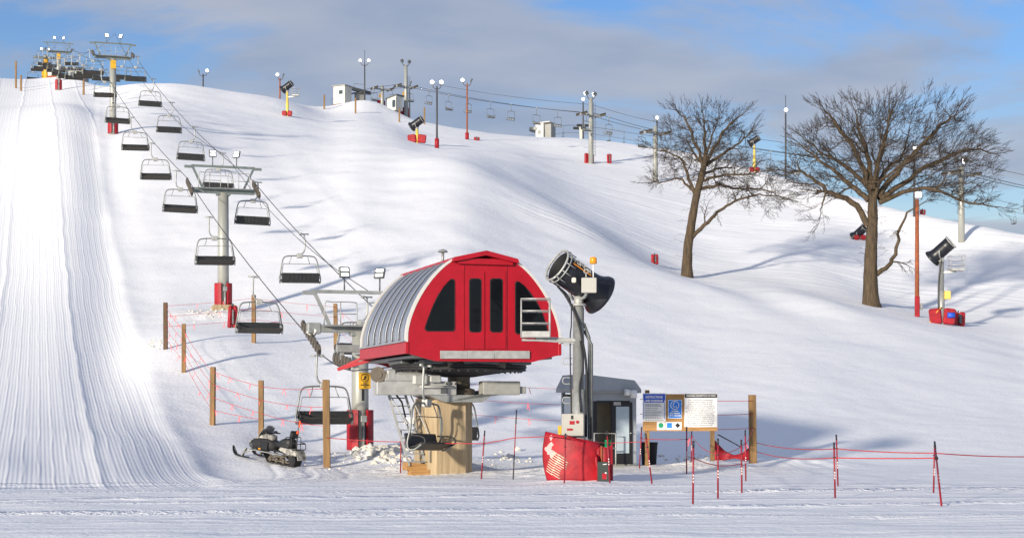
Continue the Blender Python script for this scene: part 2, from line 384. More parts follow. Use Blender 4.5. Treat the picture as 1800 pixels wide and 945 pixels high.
def tracks(X, Y):
    z = np.zeros(np.shape(X)); ch = np.zeros(np.shape(X))
    near = (Y > 28) & (Y < 62)
    xs, ys = X[near], Y[near]; zz = np.zeros(xs.shape); cc_ = np.zeros(xs.shape)
    for i, p_ in enumerate(TRK):
        e = track_d(xs, ys, p_); 
        zz += -.032 * np.exp(-(e / .26) ** 4) + .015 * np.exp(-((np.abs(e) - .36) / .10) ** 2) - .02 * np.exp(-((np.abs(e) - .62) / .09) ** 2); cc_ += .8 * np.exp(-(e / .28) ** 4)
    z[near] = zz; ch[near] = cc_
    return z, ch
def Hz(x, y): return float(H(np.array([x]), np.array([y]))[0])
def GP(px, py):
    """Point of the snow that lies on this sight line."""
    d0 = ground_d(px, py); x = (px - PX0) / F * d0
    return Vector((x, d0, Hz(x, d0)))
def AT(px, d_, sink=0):
    x = (px - PX0) / F * d_; return Vector((x, d_, Hz(x, d_) - sink))
def ZR(py, d_): return CAMH + (HOR - py) * d_ / F
def P3(px, py, d_): return Vector(((px - PX0) / F * d_, d_, ZR(py, d_)))

# grid: fine inside the view, coarse all round, one sheet
th_in = np.arctan((np.arange(-140, 1941, 3.0) - PX0) / F)
th_l = np.linspace(-math.pi, th_in[0], 60)[:-1]; th_r = np.linspace(th_in[-1], math.pi, 60)[1:]
TH = np.concatenate([th_l, th_in, th_r])
rr_ = [0.5, 4, 10, 16, 20]
r0 = 21.0
while r0 < 320: rr_.append(r0); r0 *= (1.0030 if r0 < 62 else 1.0054)
rr_ += [330, 345, 365, 400, 450, 520, 620, 800, 1100, 1600, 2600, 4500]
RR = np.array(rr_)
A, B = np.meshgrid(TH, RR); X = B * np.sin(A); Y = B * np.cos(A)
tz, tch = tracks(X, Y); Z = H(X, Y) + tz; bl = 1 - sstep(R(42), R(75), np.abs(A)); Z = Z * bl
nr, nc = Z.shape
me = bpy.data.meshes.new('snow_hill')
vv = np.stack([X, Y, Z], -1).reshape(-1, 3)
ii = np.arange(nr - 1)[:, None] * nc + np.arange(nc - 1)[None, :]
fc = np.stack([ii, ii + 1, ii + nc + 1, ii + nc], -1).reshape(-1, 4)
me.vertices.add(len(vv)); me.vertices.foreach_set('co', vv.ravel())
me.loops.add(fc.size); me.loops.foreach_set('vertex_index', fc.ravel().astype(np.int32))
me.polygons.add(len(fc)); me.polygons.foreach_set('loop_start', np.arange(0, fc.size, 4, dtype=np.int32))
me.polygons.foreach_set('use_smooth', np.ones(len(fc), bool)); me.update(calc_edges=True); me.validate()
g, off = groom(X, Y)
def attr(name, arr):
    a_ = me.attributes.new(name, 'FLOAT', 'POINT'); a_.data.foreach_set('value', np.ascontiguousarray(arr.reshape(-1), dtype=np.float32))
attr('groomed', g)
p = PX0 + F * X / np.maximum(Y, 5)
attr('run_far', sstep(126, 145, Y) * sstep(820, 1000, p) * (1 - sstep(200, 240, Y)) * (Y > 5))
attr('churn', ((np.exp(-((Y - 42.3 - .02 * X) / .75) ** 2) + .9 * np.exp(-((Y - 32.0 + .08 * X) / .6) ** 2) + .8 * np.exp(-((Y - 37.5 - .10 * X) / .35) ** 2) + .7 * np.exp(-((Y - 45.5 - .03 * X) / .5) ** 2) * (X > -8)) * (Y > 5)) + tch)
tr_m = (np.exp(-(((X + 1.5) / 5.0) ** 2 + ((Y - 56) / 5.0) ** 2)) + np.exp(-(((X - 4.5) / 4.5) ** 2 + ((Y - 57) / 3.2) ** 2)) + .8 * np.exp(-(((X + 17) / 3) ** 2 + ((Y - 99) / 3) ** 2)))
attr('trample', np.clip(tr_m, 0, 1) * (Y > 5))
attr('flat', (1 - sstep(44, 60, Y)) * (1 - g))

sm = bpy.data.materials.new('snow'); sm.use_nodes = True; t = sm.node_tree; pb = t.nodes['Principled BSDF']
pb.inputs['Roughness'].default_value = 0.75; pb.inputs['Specular IOR Level'].default_value = 0.25
co = N(t, 'ShaderNodeTexCoord'); sx = N(t, 'ShaderNodeSeparateXYZ'); t.links.new(co.outputs['Object'], sx.inputs[0])
def AT_(n):
    a_ = N(t, 'ShaderNodeAttribute'); a_.attribute_name = n; return a_.outputs['Fac']
def rotmap(ang, scl):
    m_ = N(t, 'ShaderNodeMapping', vector_type='POINT'); m_.inputs['Rotation'].default_value = (0, 0, ang); m_.inputs['Scale'].default_value = scl
    v_ = N(t, 'ShaderNodeVectorRotate', rotation_type='Z_AXIS'); v_.inputs['Angle'].default_value = ang
    t.links.new(co.outputs['Object'], v_.inputs['Vector']); m_.inputs['Rotation'].default_value = (0, 0, 0); t.links.new(v_.outputs[0], m_.inputs[0]); return m_.outputs[0]
def noise(vec, s, det=4, rough=.55, dist=0):
    n_ = N(t, 'ShaderNodeTexNoise'); n_.inputs['Scale'].default_value = s; n_.inputs['Detail'].default_value = det; n_.inputs['Roughness'].default_value = rough; n_.inputs['Distortion'].default_value = dist
    t.links.new(vec, n_.inputs['Vector']); return n_.outputs['Fac']
# corduroy: lines run uphill along the lift, turned by 16 degrees
cv = rotmap(R(-15.5), (1, .02, .02))
c_l = noise(cv, 4.5, 3, .65)
csep = N(t, 'ShaderNodeSeparateXYZ'); t.links.new(rotmap(R(-15.5), (1, 1, 1)), csep.inputs[0])
wob = M(t, 'ADD', csep.outputs['X'], M(t, 'MULTIPLY', noise(co.outputs['Object'], .12, 1), 0.45))
ridge = M(t, 'POWER', M(t, 'ABSOLUTE', M(t, 'SINE', M(t, 'MULTIPLY', wob, math.pi / .44))), 14.0)
fine = M(t, 'SINE', M(t, 'MULTIPLY', csep.outputs['X'], 2 * math.pi / .13))
hg = M(t, 'ADD', M(t, 'MULTIPLY', c_l, .009), M(t, 'ADD', M(t, 'ADD', M(t, 'MULTIPLY', ridge, .007), M(t, 'MULTIPLY', M(t, 'POWER', M(t, 'ABSOLUTE', M(t, 'SINE', M(t, 'MULTIPLY', wob, math.pi / 3.9))), 90.0), .035)), M(t, 'MULTIPLY', fine, .002)))
hg = M(t, 'MULTIPLY', hg, AT_('groomed'))
# far run: groomer passes slanting across
fv = rotmap(R(34), (.03, 1, .03))
hf = M(t, 'MULTIPLY', M(t, 'MULTIPLY', noise(fv, 1.1, 2, .6), .15), AT_('run_far'))
# flat foreground: vehicle ruts running across
av = rotmap(R(3), (.05, 1, .05))
ha = M(t, 'MULTIPLY', M(t, 'MULTIPLY', noise(av, 1.6, 2, .6), .10), AT_('flat'))
hc = M(t, 'MULTIPLY', M(t, 'MULTIPLY', noise(co.outputs['Object'], 5.5, 2, .7), .15), AT_('churn'))
ungr = M(t, 'SUBTRACT', 1.0, AT_('groomed'))
dv = rotmap(R(-35), (.35, 1, .35))
hs_ = M(t, 'MULTIPLY', M(t, 'ADD', M(t, 'MULTIPLY', noise(dv, .55, 5, .66), .085), M(t, 'MULTIPLY', noise(co.outputs['Object'], 6, 3, .7), .028)), ungr)
hk = M(t, 'MULTIPLY', noise(co.outputs['Object'], 2.6, 3, .65), M(t, 'MULTIPLY', AT_('trample'), .20))
hs_ = M(t, 'ADD', hs_, hk)
ht = M(t, 'ADD', M(t, 'ADD', hg, hf), M(t, 'ADD', M(t, 'ADD', ha, hc), hs_))
bp = N(t, 'ShaderNodeBump'); bp.inputs['Strength'].default_value = 1.0; bp.inputs['Distance'].default_value = 1.0
t.links.new(ht, bp.inputs['Height']); t.links.new(bp.outputs[0], pb.inputs['Normal'])
sc_ = N(t, 'ShaderNodeMix', data_type='RGBA'); sc_.inputs['A'].default_value = (0.885, 0.895, 0.905, 1); sc_.inputs['B'].default_value = (0.93, 0.93, 0.925, 1)
t.links.new(noise(co.outputs['Object'], .4, 3, .6), sc_.inputs['Factor']); dm = N(t, 'ShaderNodeMix', data_type='RGBA'); dm.inputs['B'].default_value = (0.66, 0.56, 0.41, 1); t.links.new(sc_.outputs['Result'], dm.inputs['A'])
t.links.new(M(t, 'MULTIPLY', AT_('trample'), M(t, 'MULTIPLY', M(t, 'POWER', noise(co.outputs['Object'], 1.1, 3, .6), 2.0), 1.1)), dm.inputs['Factor']); t.links.new(dm.outputs['Result'], pb.inputs['Base Color'])
me.materials.append(sm)
hill = bpy.data.objects.new('snow_hill', me); COL.objects.link(hill)
tag(hill, 'snow covered ski hill with groomed run on the left', 'hill', kind='structure')

# ---------------------------------------------------------------- main chair lift: frame of the line
TC = Vector((-1.65, 53.0, 0)); LU = Vector((.951, .309, 0)); LV = Vector((-.309, .951, 0)); LR = math.atan2(.309, .951)
def LP(u, v, z=0): return TC + LU * u + LV * v + Vector((0, 0, z))
HG = 1.95                                            # half the gauge
V1, V2, V3, V4, V5 = 13.67, 49.4, 124.0, 220.8, 259.5
def rope_line(sup, sag):
    """Rope heights between supports (v, z), with sag per span -> dense list."""
    o = []
    for (a, za), (b, zb), s_ in zip(sup[:-1], sup[1:], sag):
        for k in range(12):
            f = k / 12; o.append((a + (b - a) * f, za + (zb - za) * f - s_ * 4 * f * (1 - f)))
    return o + [sup[-1]]
ROPE = rope_line([(0, 3.38), (6.0, 3.42), (7.8, 3.55), (9.6, 3.80), (12.3, 4.30), (14.4, 5.05), (V2 - 1.2, 15.15), (V2 + 1.2, 15.95), (V3 - 1.2, 38.15), (V3 + 1.2, 38.8), (V4 - 1.2, 58.6), (V4 + 1.2, 58.9), (V5, 65.0), (V5 + 9, 65.0)],
                 [0, 0, 0, 0, 0, .25, 0, .9, 0, 1.3, 0, .2, 0])
RV, RZ = zip(*ROPE)
def rz_at(v): return float(np.interp(v, RV, RZ))
WR = 2.1
def strand(sgn):
    pts = []
    for v, z in ROPE:
        q = HG if v > 9 else WR + (HG - WR) * max(0, v) / 9
        pts.append(LP(sgn * q, v, z))
    return pts
m = MB()
lo_ = [LP(WR * math.cos(a), WR * math.sin(a), 3.38) for a in np.linspace(math.pi, 2 * math.pi, 19)]
hi_ = [LP(HG * math.cos(a), V5 + 9 + HG * math.sin(a), 65.0) for a in np.linspace(0, math.pi, 13)]
m.tube(lo_[:-1] + strand(1) + hi_[1:-1] + strand(-1)[::-1], .022, 5)
tag(m.build('haul_rope', 'rope_steel', fix=False), 'steel haul rope looping from the red drive station up to the hilltop', 'cable')
m = MB()
cpts = [(V1, 6.75, .3), (V2, 17.15, .2), (V3, 40.3, .2), (V4, 60.6, .2), (V5, 66.5, .2)]; cl_ = []
for (a, za, xa), (b, zb, xb), sg_ in zip(cpts[:-1], cpts[1:], (.7, 1.6, 2.2, .8)):
    for k in range(10):
        f = k / 10; cl_.append(LP(xa + (xb - xa) * f, a + (b - a) * f, za + (zb - za) * f - sg_ * 4 * f * (1 - f)))
cl_.append(LP(.2, V5, 66.5)); m.tube(cl_, .018, 4)
tag(m.build('signal_cable', 'rope_steel', fix=False), 'thin signal cable strung between the tops of the lift towers', 'cable')

# ---------------------------------------------------------------- quad chairs
def quad_chair(label):
    c = thing('quad_chair', label, 'chair lift seat', group='quad chairs on the main lift')
    xc = .06
    MB().tube([(-.44, 0, .0), (.02, 0, .0)], .036, 8).box((-.02, 0, .0), (.12, .34, .10), bev=.02).build('grip', 'galv', c)
    MB().tube(arc([(-.2, 0, .02), (-.22, 0, -.35), (-.22, 0, -.72), (-.14, 0, -.95), (.02, 0, -1.06)]), .040, 8).build('hanger', 'galv', c)
    MB().box((xc, 0, -1.12), (.30, .20, .24), bev=.02).build('hanger_block', 'galv_light', c)
    b = MB()
    for s_ in (-1, 1):
        b.tube(arc([(xc + s_ * .15, 0, -1.12), (xc + s_ * .55, 0, -1.14), (xc + s_ * .78, 0, -1.2), (xc + s_ * .9, 0, -1.42), (xc + s_ * .98, -.02, -1.85), (xc + s_ * 1.05, .03, -2.3), (xc + s_ * 1.04, -.03, -2.5), (xc + s_ * 1.02, -.2, -2.5), (xc + s_ * 1.0, -.42, -2.34)], 5), .032, 8)
    b.tube([(xc - 1.02, .04, -2.47), (xc + 1.02, .04, -2.47)], .025, 6)
    b.build('bail_frame', 'tube', c)
    for s_ in (-1, 1): MB().tube(arc([(xc + s_ * .42, 0, -1.14), (xc + s_ * .46, -.06, -1.32), (xc + s_ * .54, -.10, -1.52)], 3), .018, 6).build('link', 'tube', c)
    MB().tube(arc([(xc - 1.0, .05, -2.3), (xc - .90, -.1, -1.9), (xc - .84, -.1, -1.56), (xc - .7, -.1, -1.53), (xc, -.1, -1.53), (xc + .7, -.1, -1.53), (xc + .84, -.1, -1.56), (xc + .90, -.1, -1.9), (xc + 1.0, .05, -2.3)], 3), .014, 6).build('restraint_bar', 'tube', c)
    MB().box((xc, -.20, -2.40), (1.94, .50, .07), Matrix.Rotation(R(-26), 3, 'X'), bev=.02).build('seat', 'chair_brown', c)
    bk = MB().box((xc, .12, -2.26), (1.94, .05, .46), Matrix.Rotation(R(-14), 3, 'X'), bev=.015).build('backrest', 'chair_black', c)
    for i in range(9):
        x = xc - .97 + 1.94 * (i + .5) / 9
        MB().box((x, .16, -2.24), (.19, .03, .38), Matrix.Rotation(R(-14), 3, 'X'), bev=.01).build('back_pad', 'chair_black', bk)
    for x in (-.55, 0, .55): MB().disc((xc + x, -.14, -2.44), (0, .43, .9), .028, .02, 8).build('bolt', 'galv', bk)
    for s_ in (-1, 1): MB().tube(arc([(xc + s_ * .98, .1, -2.1), (xc + s_ * .98, -.3, -2.1), (xc + s_ * .98, -.5, -2.18), (xc + s_ * .98, -.46, -2.34), (xc + s_ * .98, .05, -2.46)], 3), .03, 6).build('armrest', 'chair_black', c)
    return c
q0 = None
def put_chair(p, rz, label):
    global q0
    if q0 is None:
        q0 = quad_chair(label); q0.location = p; q0.rotation_euler = (0, 0, rz); return q0
    c = dup(q0, p, rz, label); c.rotation_euler = (R(random.uniform(-4, 4)), R(random.uniform(-1.6, 1.6)), rz); return c
SD = 'left'
for k in range(19):
    v = 11.3 + 14.2 * k
    if v > V5 + 8: break
    lab = ('quad chair hanging beside tower one behind the tall timber post' if k == 0 else 'quad chair, %s up the left rope from the red station' % ORD[k]) if k < 12 else 'small quad chair, %s of the crowded %s row near the hilltop' % (ORD[k - 12], SD)
    put_chair(LP(-HG - .02, v, rz_at(v)), LR + random.uniform(-.05, .05), lab)
SD = 'right'
for k in range(19):
    v = 7.6 + 14.2 * k
    if v > V5 + 8: break
    lab = ['quad chair half hidden behind the concrete pillar', 'quad chair hidden behind the domed metal side of the red station'][k] if k < 2 else ('quad chair, %s up the right rope in view above the red station' % ORD[k - 2] if k < 12 else 'small quad chair, %s of the crowded %s row near the hilltop' % (ORD[k - 12], SD))
    put_chair(LP(HG + .02, v, rz_at(v)), LR + math.pi + random.uniform(-.05, .05), lab)
a_ = R(180 + 47)
put_chair(LP(WR * math.cos(a_), WR * math.sin(a_), 3.38), LR + R(47), 'empty quad chair turning on the big wheel in front of the concrete pillar')

# ---------------------------------------------------------------- lift towers
def sheaves(parent, x, zc, slope, n, under=False, y0=0, r_=.21):
    """A rocking beam with n wheels along the rope; the rope runs over (or under) them."""
    t_ = Vector((0, math.cos(slope), math.sin(slope))); nrm = Vector((0, -math.sin(slope), math.cos(slope)))
    c = Vector((x, y0, zc)); s_ = 1 if under else -1
    st = MB()
    L = n * .46
    st.bar(c + nrm * s_ * (r_ + .02) - t_ * L / 2, c + nrm * s_ * (r_ + .02) + t_ * L / 2, .10, .13)
    for k in range(n // 2):
        q = c + t_ * ((k * 2 + 1) * .46 - L / 2); st.bar(q + nrm * s_ * (r_ + .16) - t_ * .3, q + nrm * s_ * (r_ + .16) + t_ * .3, .08, .10)
    tr = st.build('sheave_train', 'sheave_dark', parent)
    for k in range(n):
        q = c + t_ * ((k + .5) * .46 - L / 2) + nrm * s_ * (r_ + .025)
        MB().disc(q, (1, 0, 0), r_, .09, 14).disc(q, (1, 0, 0), r_ * .62, .14, 10).build('sheave_wheel', 'sheave_rim', tr)
    return tr
def floodlight(parent, at, yaw, tilt, post=.5, sz=.43, on=True):
    at = Vector(at); rt = Matrix.Rotation(yaw, 3, 'Z') @ Matrix.Rotation(tilt, 3, 'X')
    f = MB().tube([at, at + Vector((0, 0, post))], .03, 6).box(at + Vector((0, 0, post + sz * .45)), (sz, .10, sz), rt, bev=.02).build('floodlight', 'steel_dark', parent)
    for k in (-1, 1):
        MB().box(at + Vector((0, 0, post + sz * .45)) + rt @ Vector((0, -.055, k * sz * .23)), (sz * .66, .02, sz * .22), rt).build('lamp_lens', 'lamp_on' if on else 'galv_light', f)
    return f
def tower(v, zarm, label, num, sign=False, pad=True, arm_only=False, nsh=6, slope=.3):
    base = LP(0, v); gz = Hz(base.x, base.y); base.z = gz
    tw = thing('lift_tower', label, 'lift tower', base, LR, 'towers of the main lift')
    h = zarm - gz; lean = -.02 * h
    MB().tube([(0, 0, -.4), (0, 0, h * .5), (0, 0, h - .12)], [.34, .33, .31], 20).build('mast', 'mast', tw)
    MB().box((0, 0, h + .0), (2 * HG - .25, .34, .30), bev=.02).box((0, 0, h - .2), (.8, .5, .12), bev=.01).build('crossarm', 'green_steel' if v > 20 else 'galv', tw)
    fr = MB()
    for s_ in (-1, 1):
        fr.bar((s_ * 1.2, 0, h + .15), (s_ * 1.78, 0, h + 1.36), .12, .14, (0, 1, 0))
        fr.box((s_ * 2.0, 0, h + 1.36), (.5, .16, .14))
    fr.box((0, 0, h + 1.42), (3.7, .13, .13))
    fr.build('lifting_frame', 'green_steel' if v > 20 else 'galv', tw)
    rl = MB()
    for s_ in (-1, 1):
        rl.tube(arc([(s_ * .22, -.4, h + .1), (s_ * .22, -.4, h + .85), (s_ * .34, -.4, h + 1.0), (s_ * 1.2, -.4, h + 1.0), (s_ * 1.45, -.4, h + .95), (s_ * 1.5, -.4, h + .1)], 4), .022, 6)
        rl.tube([(s_ * .22, -.4, h + .55), (s_ * 1.5, -.4, h + .55)], .018, 6)
        rl.tube([(s_ * .85, -.4, h + .1), (s_ * .85, -.4, h + 1.0)], .018, 6)
    rl.box((0, -.34, h + .09), (3.0, .5, .04))
    rl.build('work_platform', 'galv', tw)
    lad = MB()
    for s_ in (-.18, .18): lad.bar((s_, .42, 1.6), (s_, .42, h + .3), .035, .05, (0, 1, 0))
    for k in range(int((h - 1.8) / .32)): lad.tube([(-.18, .42, 1.8 + k * .32), (.18, .42, 1.8 + k * .32)], .014, 5)
    lad.build('ladder', 'galv', tw)
    floodlight(tw, (-.62, 0, h + 1.48), R(8), R(-12)); floodlight(tw, (.78, 0, h + 1.48), R(-38), R(-22))
    text('tower_number', str(num), .62 if num < 3 else .7, (0.03, -.345, h * .42 if num > 1 else 2.15), 'black', tw, bold=.012)
    if sign:
        sg = MB().box((0, -.36, h - .75), (.52, .03, .8)).build('warning_sign', 'yellow', tw)
    if pad:
        for s_, ang in ((-1, 25), (1, -25)):
            pp = []
            for a in np.linspace(R(180 + 60 + s_ * 62 - 40 + 30), R(180 + 60 + s_ * 62 + 40 + 30), 7): pp.append((math.cos(a), math.sin(a)))
            pm = MB(); 
            vs_ = [Vector((x * r_, y * r_, z)) for z in (.05, .9, 1.6) for r_ in (.40, .52) for x, y in pp]; n7 = 7
            fs_ = []
            for l in range(2):
                for r2 in range(2):
                    o = l * 14 + r2 * 7
                    fs_ += [(o + i, o + i + 1, o + 14 + i + 1, o + 14 + i) for i in range(6)]
                o = l * 14; fs_ += [(o, o + 7, o + 21, o + 14), (o + 6, o + 13, o + 27, o + 20)]
            fs_ += [(i, i + 1, i + 8, i + 7) for i in range(6)] + [(28 + i, 28 + i + 1, 28 + i + 8, 28 + i + 7) for i in range(6)]
            pm.add(vs_, fs_); pm.build('red_pad', 'red_pad', tw)
        cj = MB().box((.05, -.42, 1.25), (.24, .14, .26), bev=.02).tube([(.05, -.4, 0), (.05, -.4, 1.15)], .05, 8).build('junction_box', 'galv', tw)
    return tw, h
t1, h1 = tower(V1, 5.25, 'nearest lift tower, marked with a black 1, left of the red station', 1)
sheaves(t1, -HG, 4.68 - t1.location.z, .34, 8, under=True); sheaves(t1, HG, 4.68 - t1.location.z, .34, 8, under=True)
y2 = 7.8 - V1
for s_ in (-1, 1):
    sheaves(t1, s_ * 2.0, 3.58 - t1.location.z, .11, 6, under=True, y0=y2)
    MB().box((s_ * 1.25, y2, 4.25 - t1.location.z), (1.9, .22, .26), bev=.02).bar((s_ * 2.0, y2, 4.2 - t1.location.z), (s_ * 2.0, y2, 3.85 - t1.location.z), .12, .12, (0, 1, 0)).bar((s_ * .5, y2, 4.25 - t1.location.z), (s_ * .2, -.25, 4.35 - t1.location.z), .16, .2).build('hold_down_beam', 'galv', t1)
    MB().bar((s_ * 1.8, -.1, h1), (s_ * HG, 0, h1 - .25), .22, .3).box((s_ * 1.82, 0, h1), (.5, .42, .42), bev=.03).build('arm_bracket', 'galv', t1)
ys = MB().box((.1, -.37, 2.72), (.46, .03, .62)).build('warning_sign', 'yellow', t1)
MB().tube([(.1 + .15 * math.cos(a), -.39, 2.83 + .15 * math.sin(a)) for a in np.linspace(0, 2 * math.pi, 17)], .012, 4).build('sign_ring', 'black', ys)
MB().box((.1, -.388, 2.83), (.05, .006, .15)).box((.14, -.388, 2.86), (.10, .006, .04), Matrix.Rotation(R(30), 3, 'Y')).box((.07, -.388, 2.79), (.1, .006, .04), Matrix.Rotation(R(-35), 3, 'Y')).build('sign_pictogram', 'black', ys)
MB().box((.1, -.388, 2.61), (.14, .006, .03)).box((.1, -.388, 2.555), (.34, .006, .035)).box((.1, -.388, 2.49), (.10, .006, .03)).build('sign_lines', 'black', ys)
t2, h2 = tower(V2, 15.1, 'lift tower marked with a black 2 on the slope, red pads at its foot', 2)
sheaves(t2, -HG, 15.5 - t2.location.z, .42, 6); sheaves(t2, HG, 15.5 - t2.location.z, .42, 6)
MB().prism([(-.75, -.3), (.75, -.3), (.6, .32), (-.6, .32)], (-.6, .6)).build('footing', 'concrete', t2)
t3, h3 = tower(V3, 37.9, 'lift tower with yellow plate near the brow of the groomed run', 3, sign=True)
sheaves(t3, -HG, 38.45 - t3.location.z, .27, 6); sheaves(t3, HG, 38.45 - t3.location.z, .27, 6)
t4, h4 = tower(V4, 58.2, 'highest slender lift tower with yellow plate at the hilltop', 4, sign=True)
sheaves(t4, -HG, 58.75 - t4.location.z, .13, 6); sheaves(t4, HG, 58.75 - t4.location.z, .13, 6)
# loose red pad in front of tower two
p_ = GP(409, 574)
def pad_post(p, w_, h_, label, yaw=0, name='red_crash_pad'):
    o = thing(name, label, 'crash pad', p, yaw, 'red crash pads')
    b = MB(); 
    for k in (-1, 1): b.box((k * w_ * .27, random.uniform(-.05, .05), h_ / 2), (w_ * .46, .28, h_ + .1), Matrix.Rotation(R(random.uniform(-4, 4)), 3, 'Y'), bev=.09)
    b.build('pad', 'red_pad', o)
    MB().box((.05, -.18, h_ * .5), (w_ * .22, .1, h_ * .7), bev=.03).tube([(0, .05, -.1), (0, .05, h_ + .15)], .05, 6).build('hydrant', 'steel_dark', o)
    return o
pad_post(p_, .50, 1.15, 'red crash pad standing on snow just right of tower two')

# ---------------------------------------------------------------- hilltop return station of the main lift
b5 = LP(0, V5); b5.z = Hz(b5.x, b5.y)
ts = thing('return_station', 'hilltop return station with yellow post and floodlights, farthest up the groomed run', 'lift station', b5, LR)
hh = 65.0 - b5.z
MB().tube([(0, 0, -.5), (0, 0, hh - .2)], .42, 14).build('post', 'yellow', ts)
MB().box((0, 3.5, hh + .25), (.8, 9, .4)).box((0, 0, hh + .1), (4.4, .4, .35)).build('beam', 'green_steel', ts)
MB().disc((0, 9, hh), (0, 0, 1), HG, .16, 30).build('return_wheel', 'steel_dark', ts)
MB().tube([(0, 9, -.5), (0, 9, hh)], .35, 12).build('post', 'yellow', ts)
MB().tube([(-1.6, 0, hh + .3), (-1.6, 0, hh + 1.3), (1.6, 0, hh + 1.3), (1.6, 0, hh + .3)], .05, 6).build('lifting_frame', 'green_steel', ts)
floodlight(ts, (-.8, 0, hh + .9), 0, R(-10)); floodlight(ts, (.5, 0, hh + .9), R(-20), R(-10))

# ---------------------------------------------------------------- drive station
dz0 = Hz(TC.x, TC.y) ; base = Vector((TC.x, TC.y, 0))
dst = thing('drive_station', 'large red chair lift drive station with rounded metal roof on a concrete pillar', 'lift station', base, LR)
VF, VB, HW = -2.7, 3.2, 2.35
def FP(px, py, vf=VF):
    """(x, z) on the station's front plane for a sight line."""
    dr = Vector(((px - PX0) / F, 1.0, (HOR - py) / F)); o = LP(0, vf); k = (o.dot(LV)) / dr.dot(LV)
    q = dr * k + Vector((0, 0, CAMH)); return ((q - LP(0, vf)).dot(LU), q.z)
PROFL = [(2.35, 4.02), (2.33, 4.40), (2.20, 4.86), (1.95, 5.38), (1.60, 5.88), (1.20, 6.28), (.82, 6.53)]
profl = [(p_.x, p_.z) for p_ in arc([(a, 0, b) for a, b in PROFL], 3)]
BOT = [(2.35, 3.70), (1.5, 3.48), (-1.5, 3.48), (-2.35, 3.70)]
poly = [(-x, z) for x, z in profl] + [(x, z) for x, z in profl[::-1]] + BOT
MB().prism(poly, (VF, VF + .12)).build('front_wall', 'red_paint', dst)
MB().prism(poly, (VB - .12, VB)).build('rear_wall', 'red_paint', dst)
# curved roof: one sheet per standing-seam panel, both sides
NP = 7
for s_ in (-1, 1):
    for k in range(NP):
        y0 = VF + .16 + (VB - VF - .32) * k / NP; y1 = VF + .16 + (VB - VF - .32) * (k + 1) / NP - .012
        vs_ = []; n_ = len(profl)
        for off_ in (.02, -.02):
            for x, z in profl:
                for y in (y0, y1): vs_.append((s_ * (x + off_), y, z + off_ * .5))
        fs_ = [(i * 2, i * 2 + 1, i * 2 + 3, i * 2 + 2) for i in range(n_ - 1)] + [(2 * n_ + i * 2, 2 * n_ + i * 2 + 2, 2 * n_ + i * 2 + 3, 2 * n_ + i * 2 + 1) for i in range(n_ - 1)]
        fs_ += [(i * 2, i * 2 + 2, 2 * n_ + i * 2 + 2, 2 * n_ + i * 2) for i in range(n_ - 1)] + [(i * 2 + 1, 2 * n_ + i * 2 + 1, 2 * n_ + i * 2 + 3, i * 2 + 3) for i in range(n_ - 1)]
        pn = MB().add(vs_, fs_, True).build('roof_panel', 'roof_metal', dst)
        if k < NP - 1: MB().tube([(s_ * (x + .035), y1 + .006, z + .02) for x, z in profl], .018, 5).build('roof_seam', 'seam_grey', pn)
    for y in (VF + .06, VB - .06):
        tr_ = []
        for x, z in profl: tr_ += [(s_ * (x + .05), y - .07, z + .03), (s_ * (x + .05), y + .10, z + .03), (s_ * (x - .02), y + .10, z), (s_ * (x - .02), y - .07, z)]
        MB().add(tr_, [(i * 4 + j, i * 4 + (j + 1) % 4, i * 4 + 4 + (j + 1) % 4, i * 4 + 4 + j) for i in range(len(profl) - 1) for j in range(4)]).build('roof_edge_trim', 'trim_white', dst)
    MB().box((s_ * 2.36, (VF + VB) / 2, 3.86), (.10, VB - VF + .06, .34), bev=.01).build('side_skirt', 'red_paint', dst)
    MB().box((s_ * 2.40, (VF + VB) / 2, 4.06), (.12, VB - VF - .1, .05)).build('roof_gutter', 'seam_grey', dst)
MB().prism([(-1.02, 6.40), (-.98, 6.52), (0, 6.74), (.98, 6.52), (1.02, 6.40), (.96, 6.40), (0, 6.60), (-.96, 6.40)], (VF - .22, VB + .22)).build('ridge_cap', 'red_paint', dst)
MB().box((0, VF + .03, 6.42), (1.7, .3, .16)).build('ridge_soffit', 'red_paint', dst)
vp = MB().tube([(-.35, .6, 6.6), (-.35, .6, 7.0)], .045, 8).lathe([(.16, 7.0), (.13, 7.06), (.02, 7.1)], 12, at=(-.35, .6, 0)).build('vent_pipe', 'galv', dst)
def fpoly(name, pts, m_, parent, y, th=.02):
    q = [FP(*a) for a in pts]; return MB().prism(q, (VF - y - th, VF - y)).build(name, m_, parent)
def rnd(x0, y0, x1, y1, r_=4):
    o = []
    for cx, cy, a0 in ((x1 - r_, y0 + r_, -90), (x1 - r_, y1 - r_, 0), (x0 + r_, y1 - r_, 90), (x0 + r_, y0 + r_, 180)):
        for k in range(4):
            a = R(a0 + k * 30); o.append((cx + r_ * math.cos(a), cy + r_ * math.sin(a)))
    return o
def inset(pts, d_):
    cx = sum(p[0] for p in pts) / len(pts); cy = sum(p[1] for p in pts) / len(pts)
    return [(x + (d_ if x < cx else -d_), y + (d_ if y < cy else -d_)) for x, y in pts]
for x0, x1 in ((816, 851.5), (852.5, 889)):
    dr = fpoly('door', [(x0 + .6, 475.5), (x1 - .6, 475.5 + .03 * (x1 - x0)), (x1 - .6, 613), (x0 + .6, 613)], 'red_paint', dst, .005, .025)
    pr = rnd(x0 + 8, 489, x1 - 6, 584, 5)
    gk = fpoly('window_gasket', pr, 'gasket', dr, .032, .012); fpoly('window_pane', inset(pr, 1.6), 'glass_dark', dr, .046, .006)
lw = [(746, 578), (748, 570), (753, 556), (760, 538), (769, 519), (780, 503), (788, 494), (793, 490), (797, 490), (799, 494), (799, 578), (796, 582), (750, 582)]
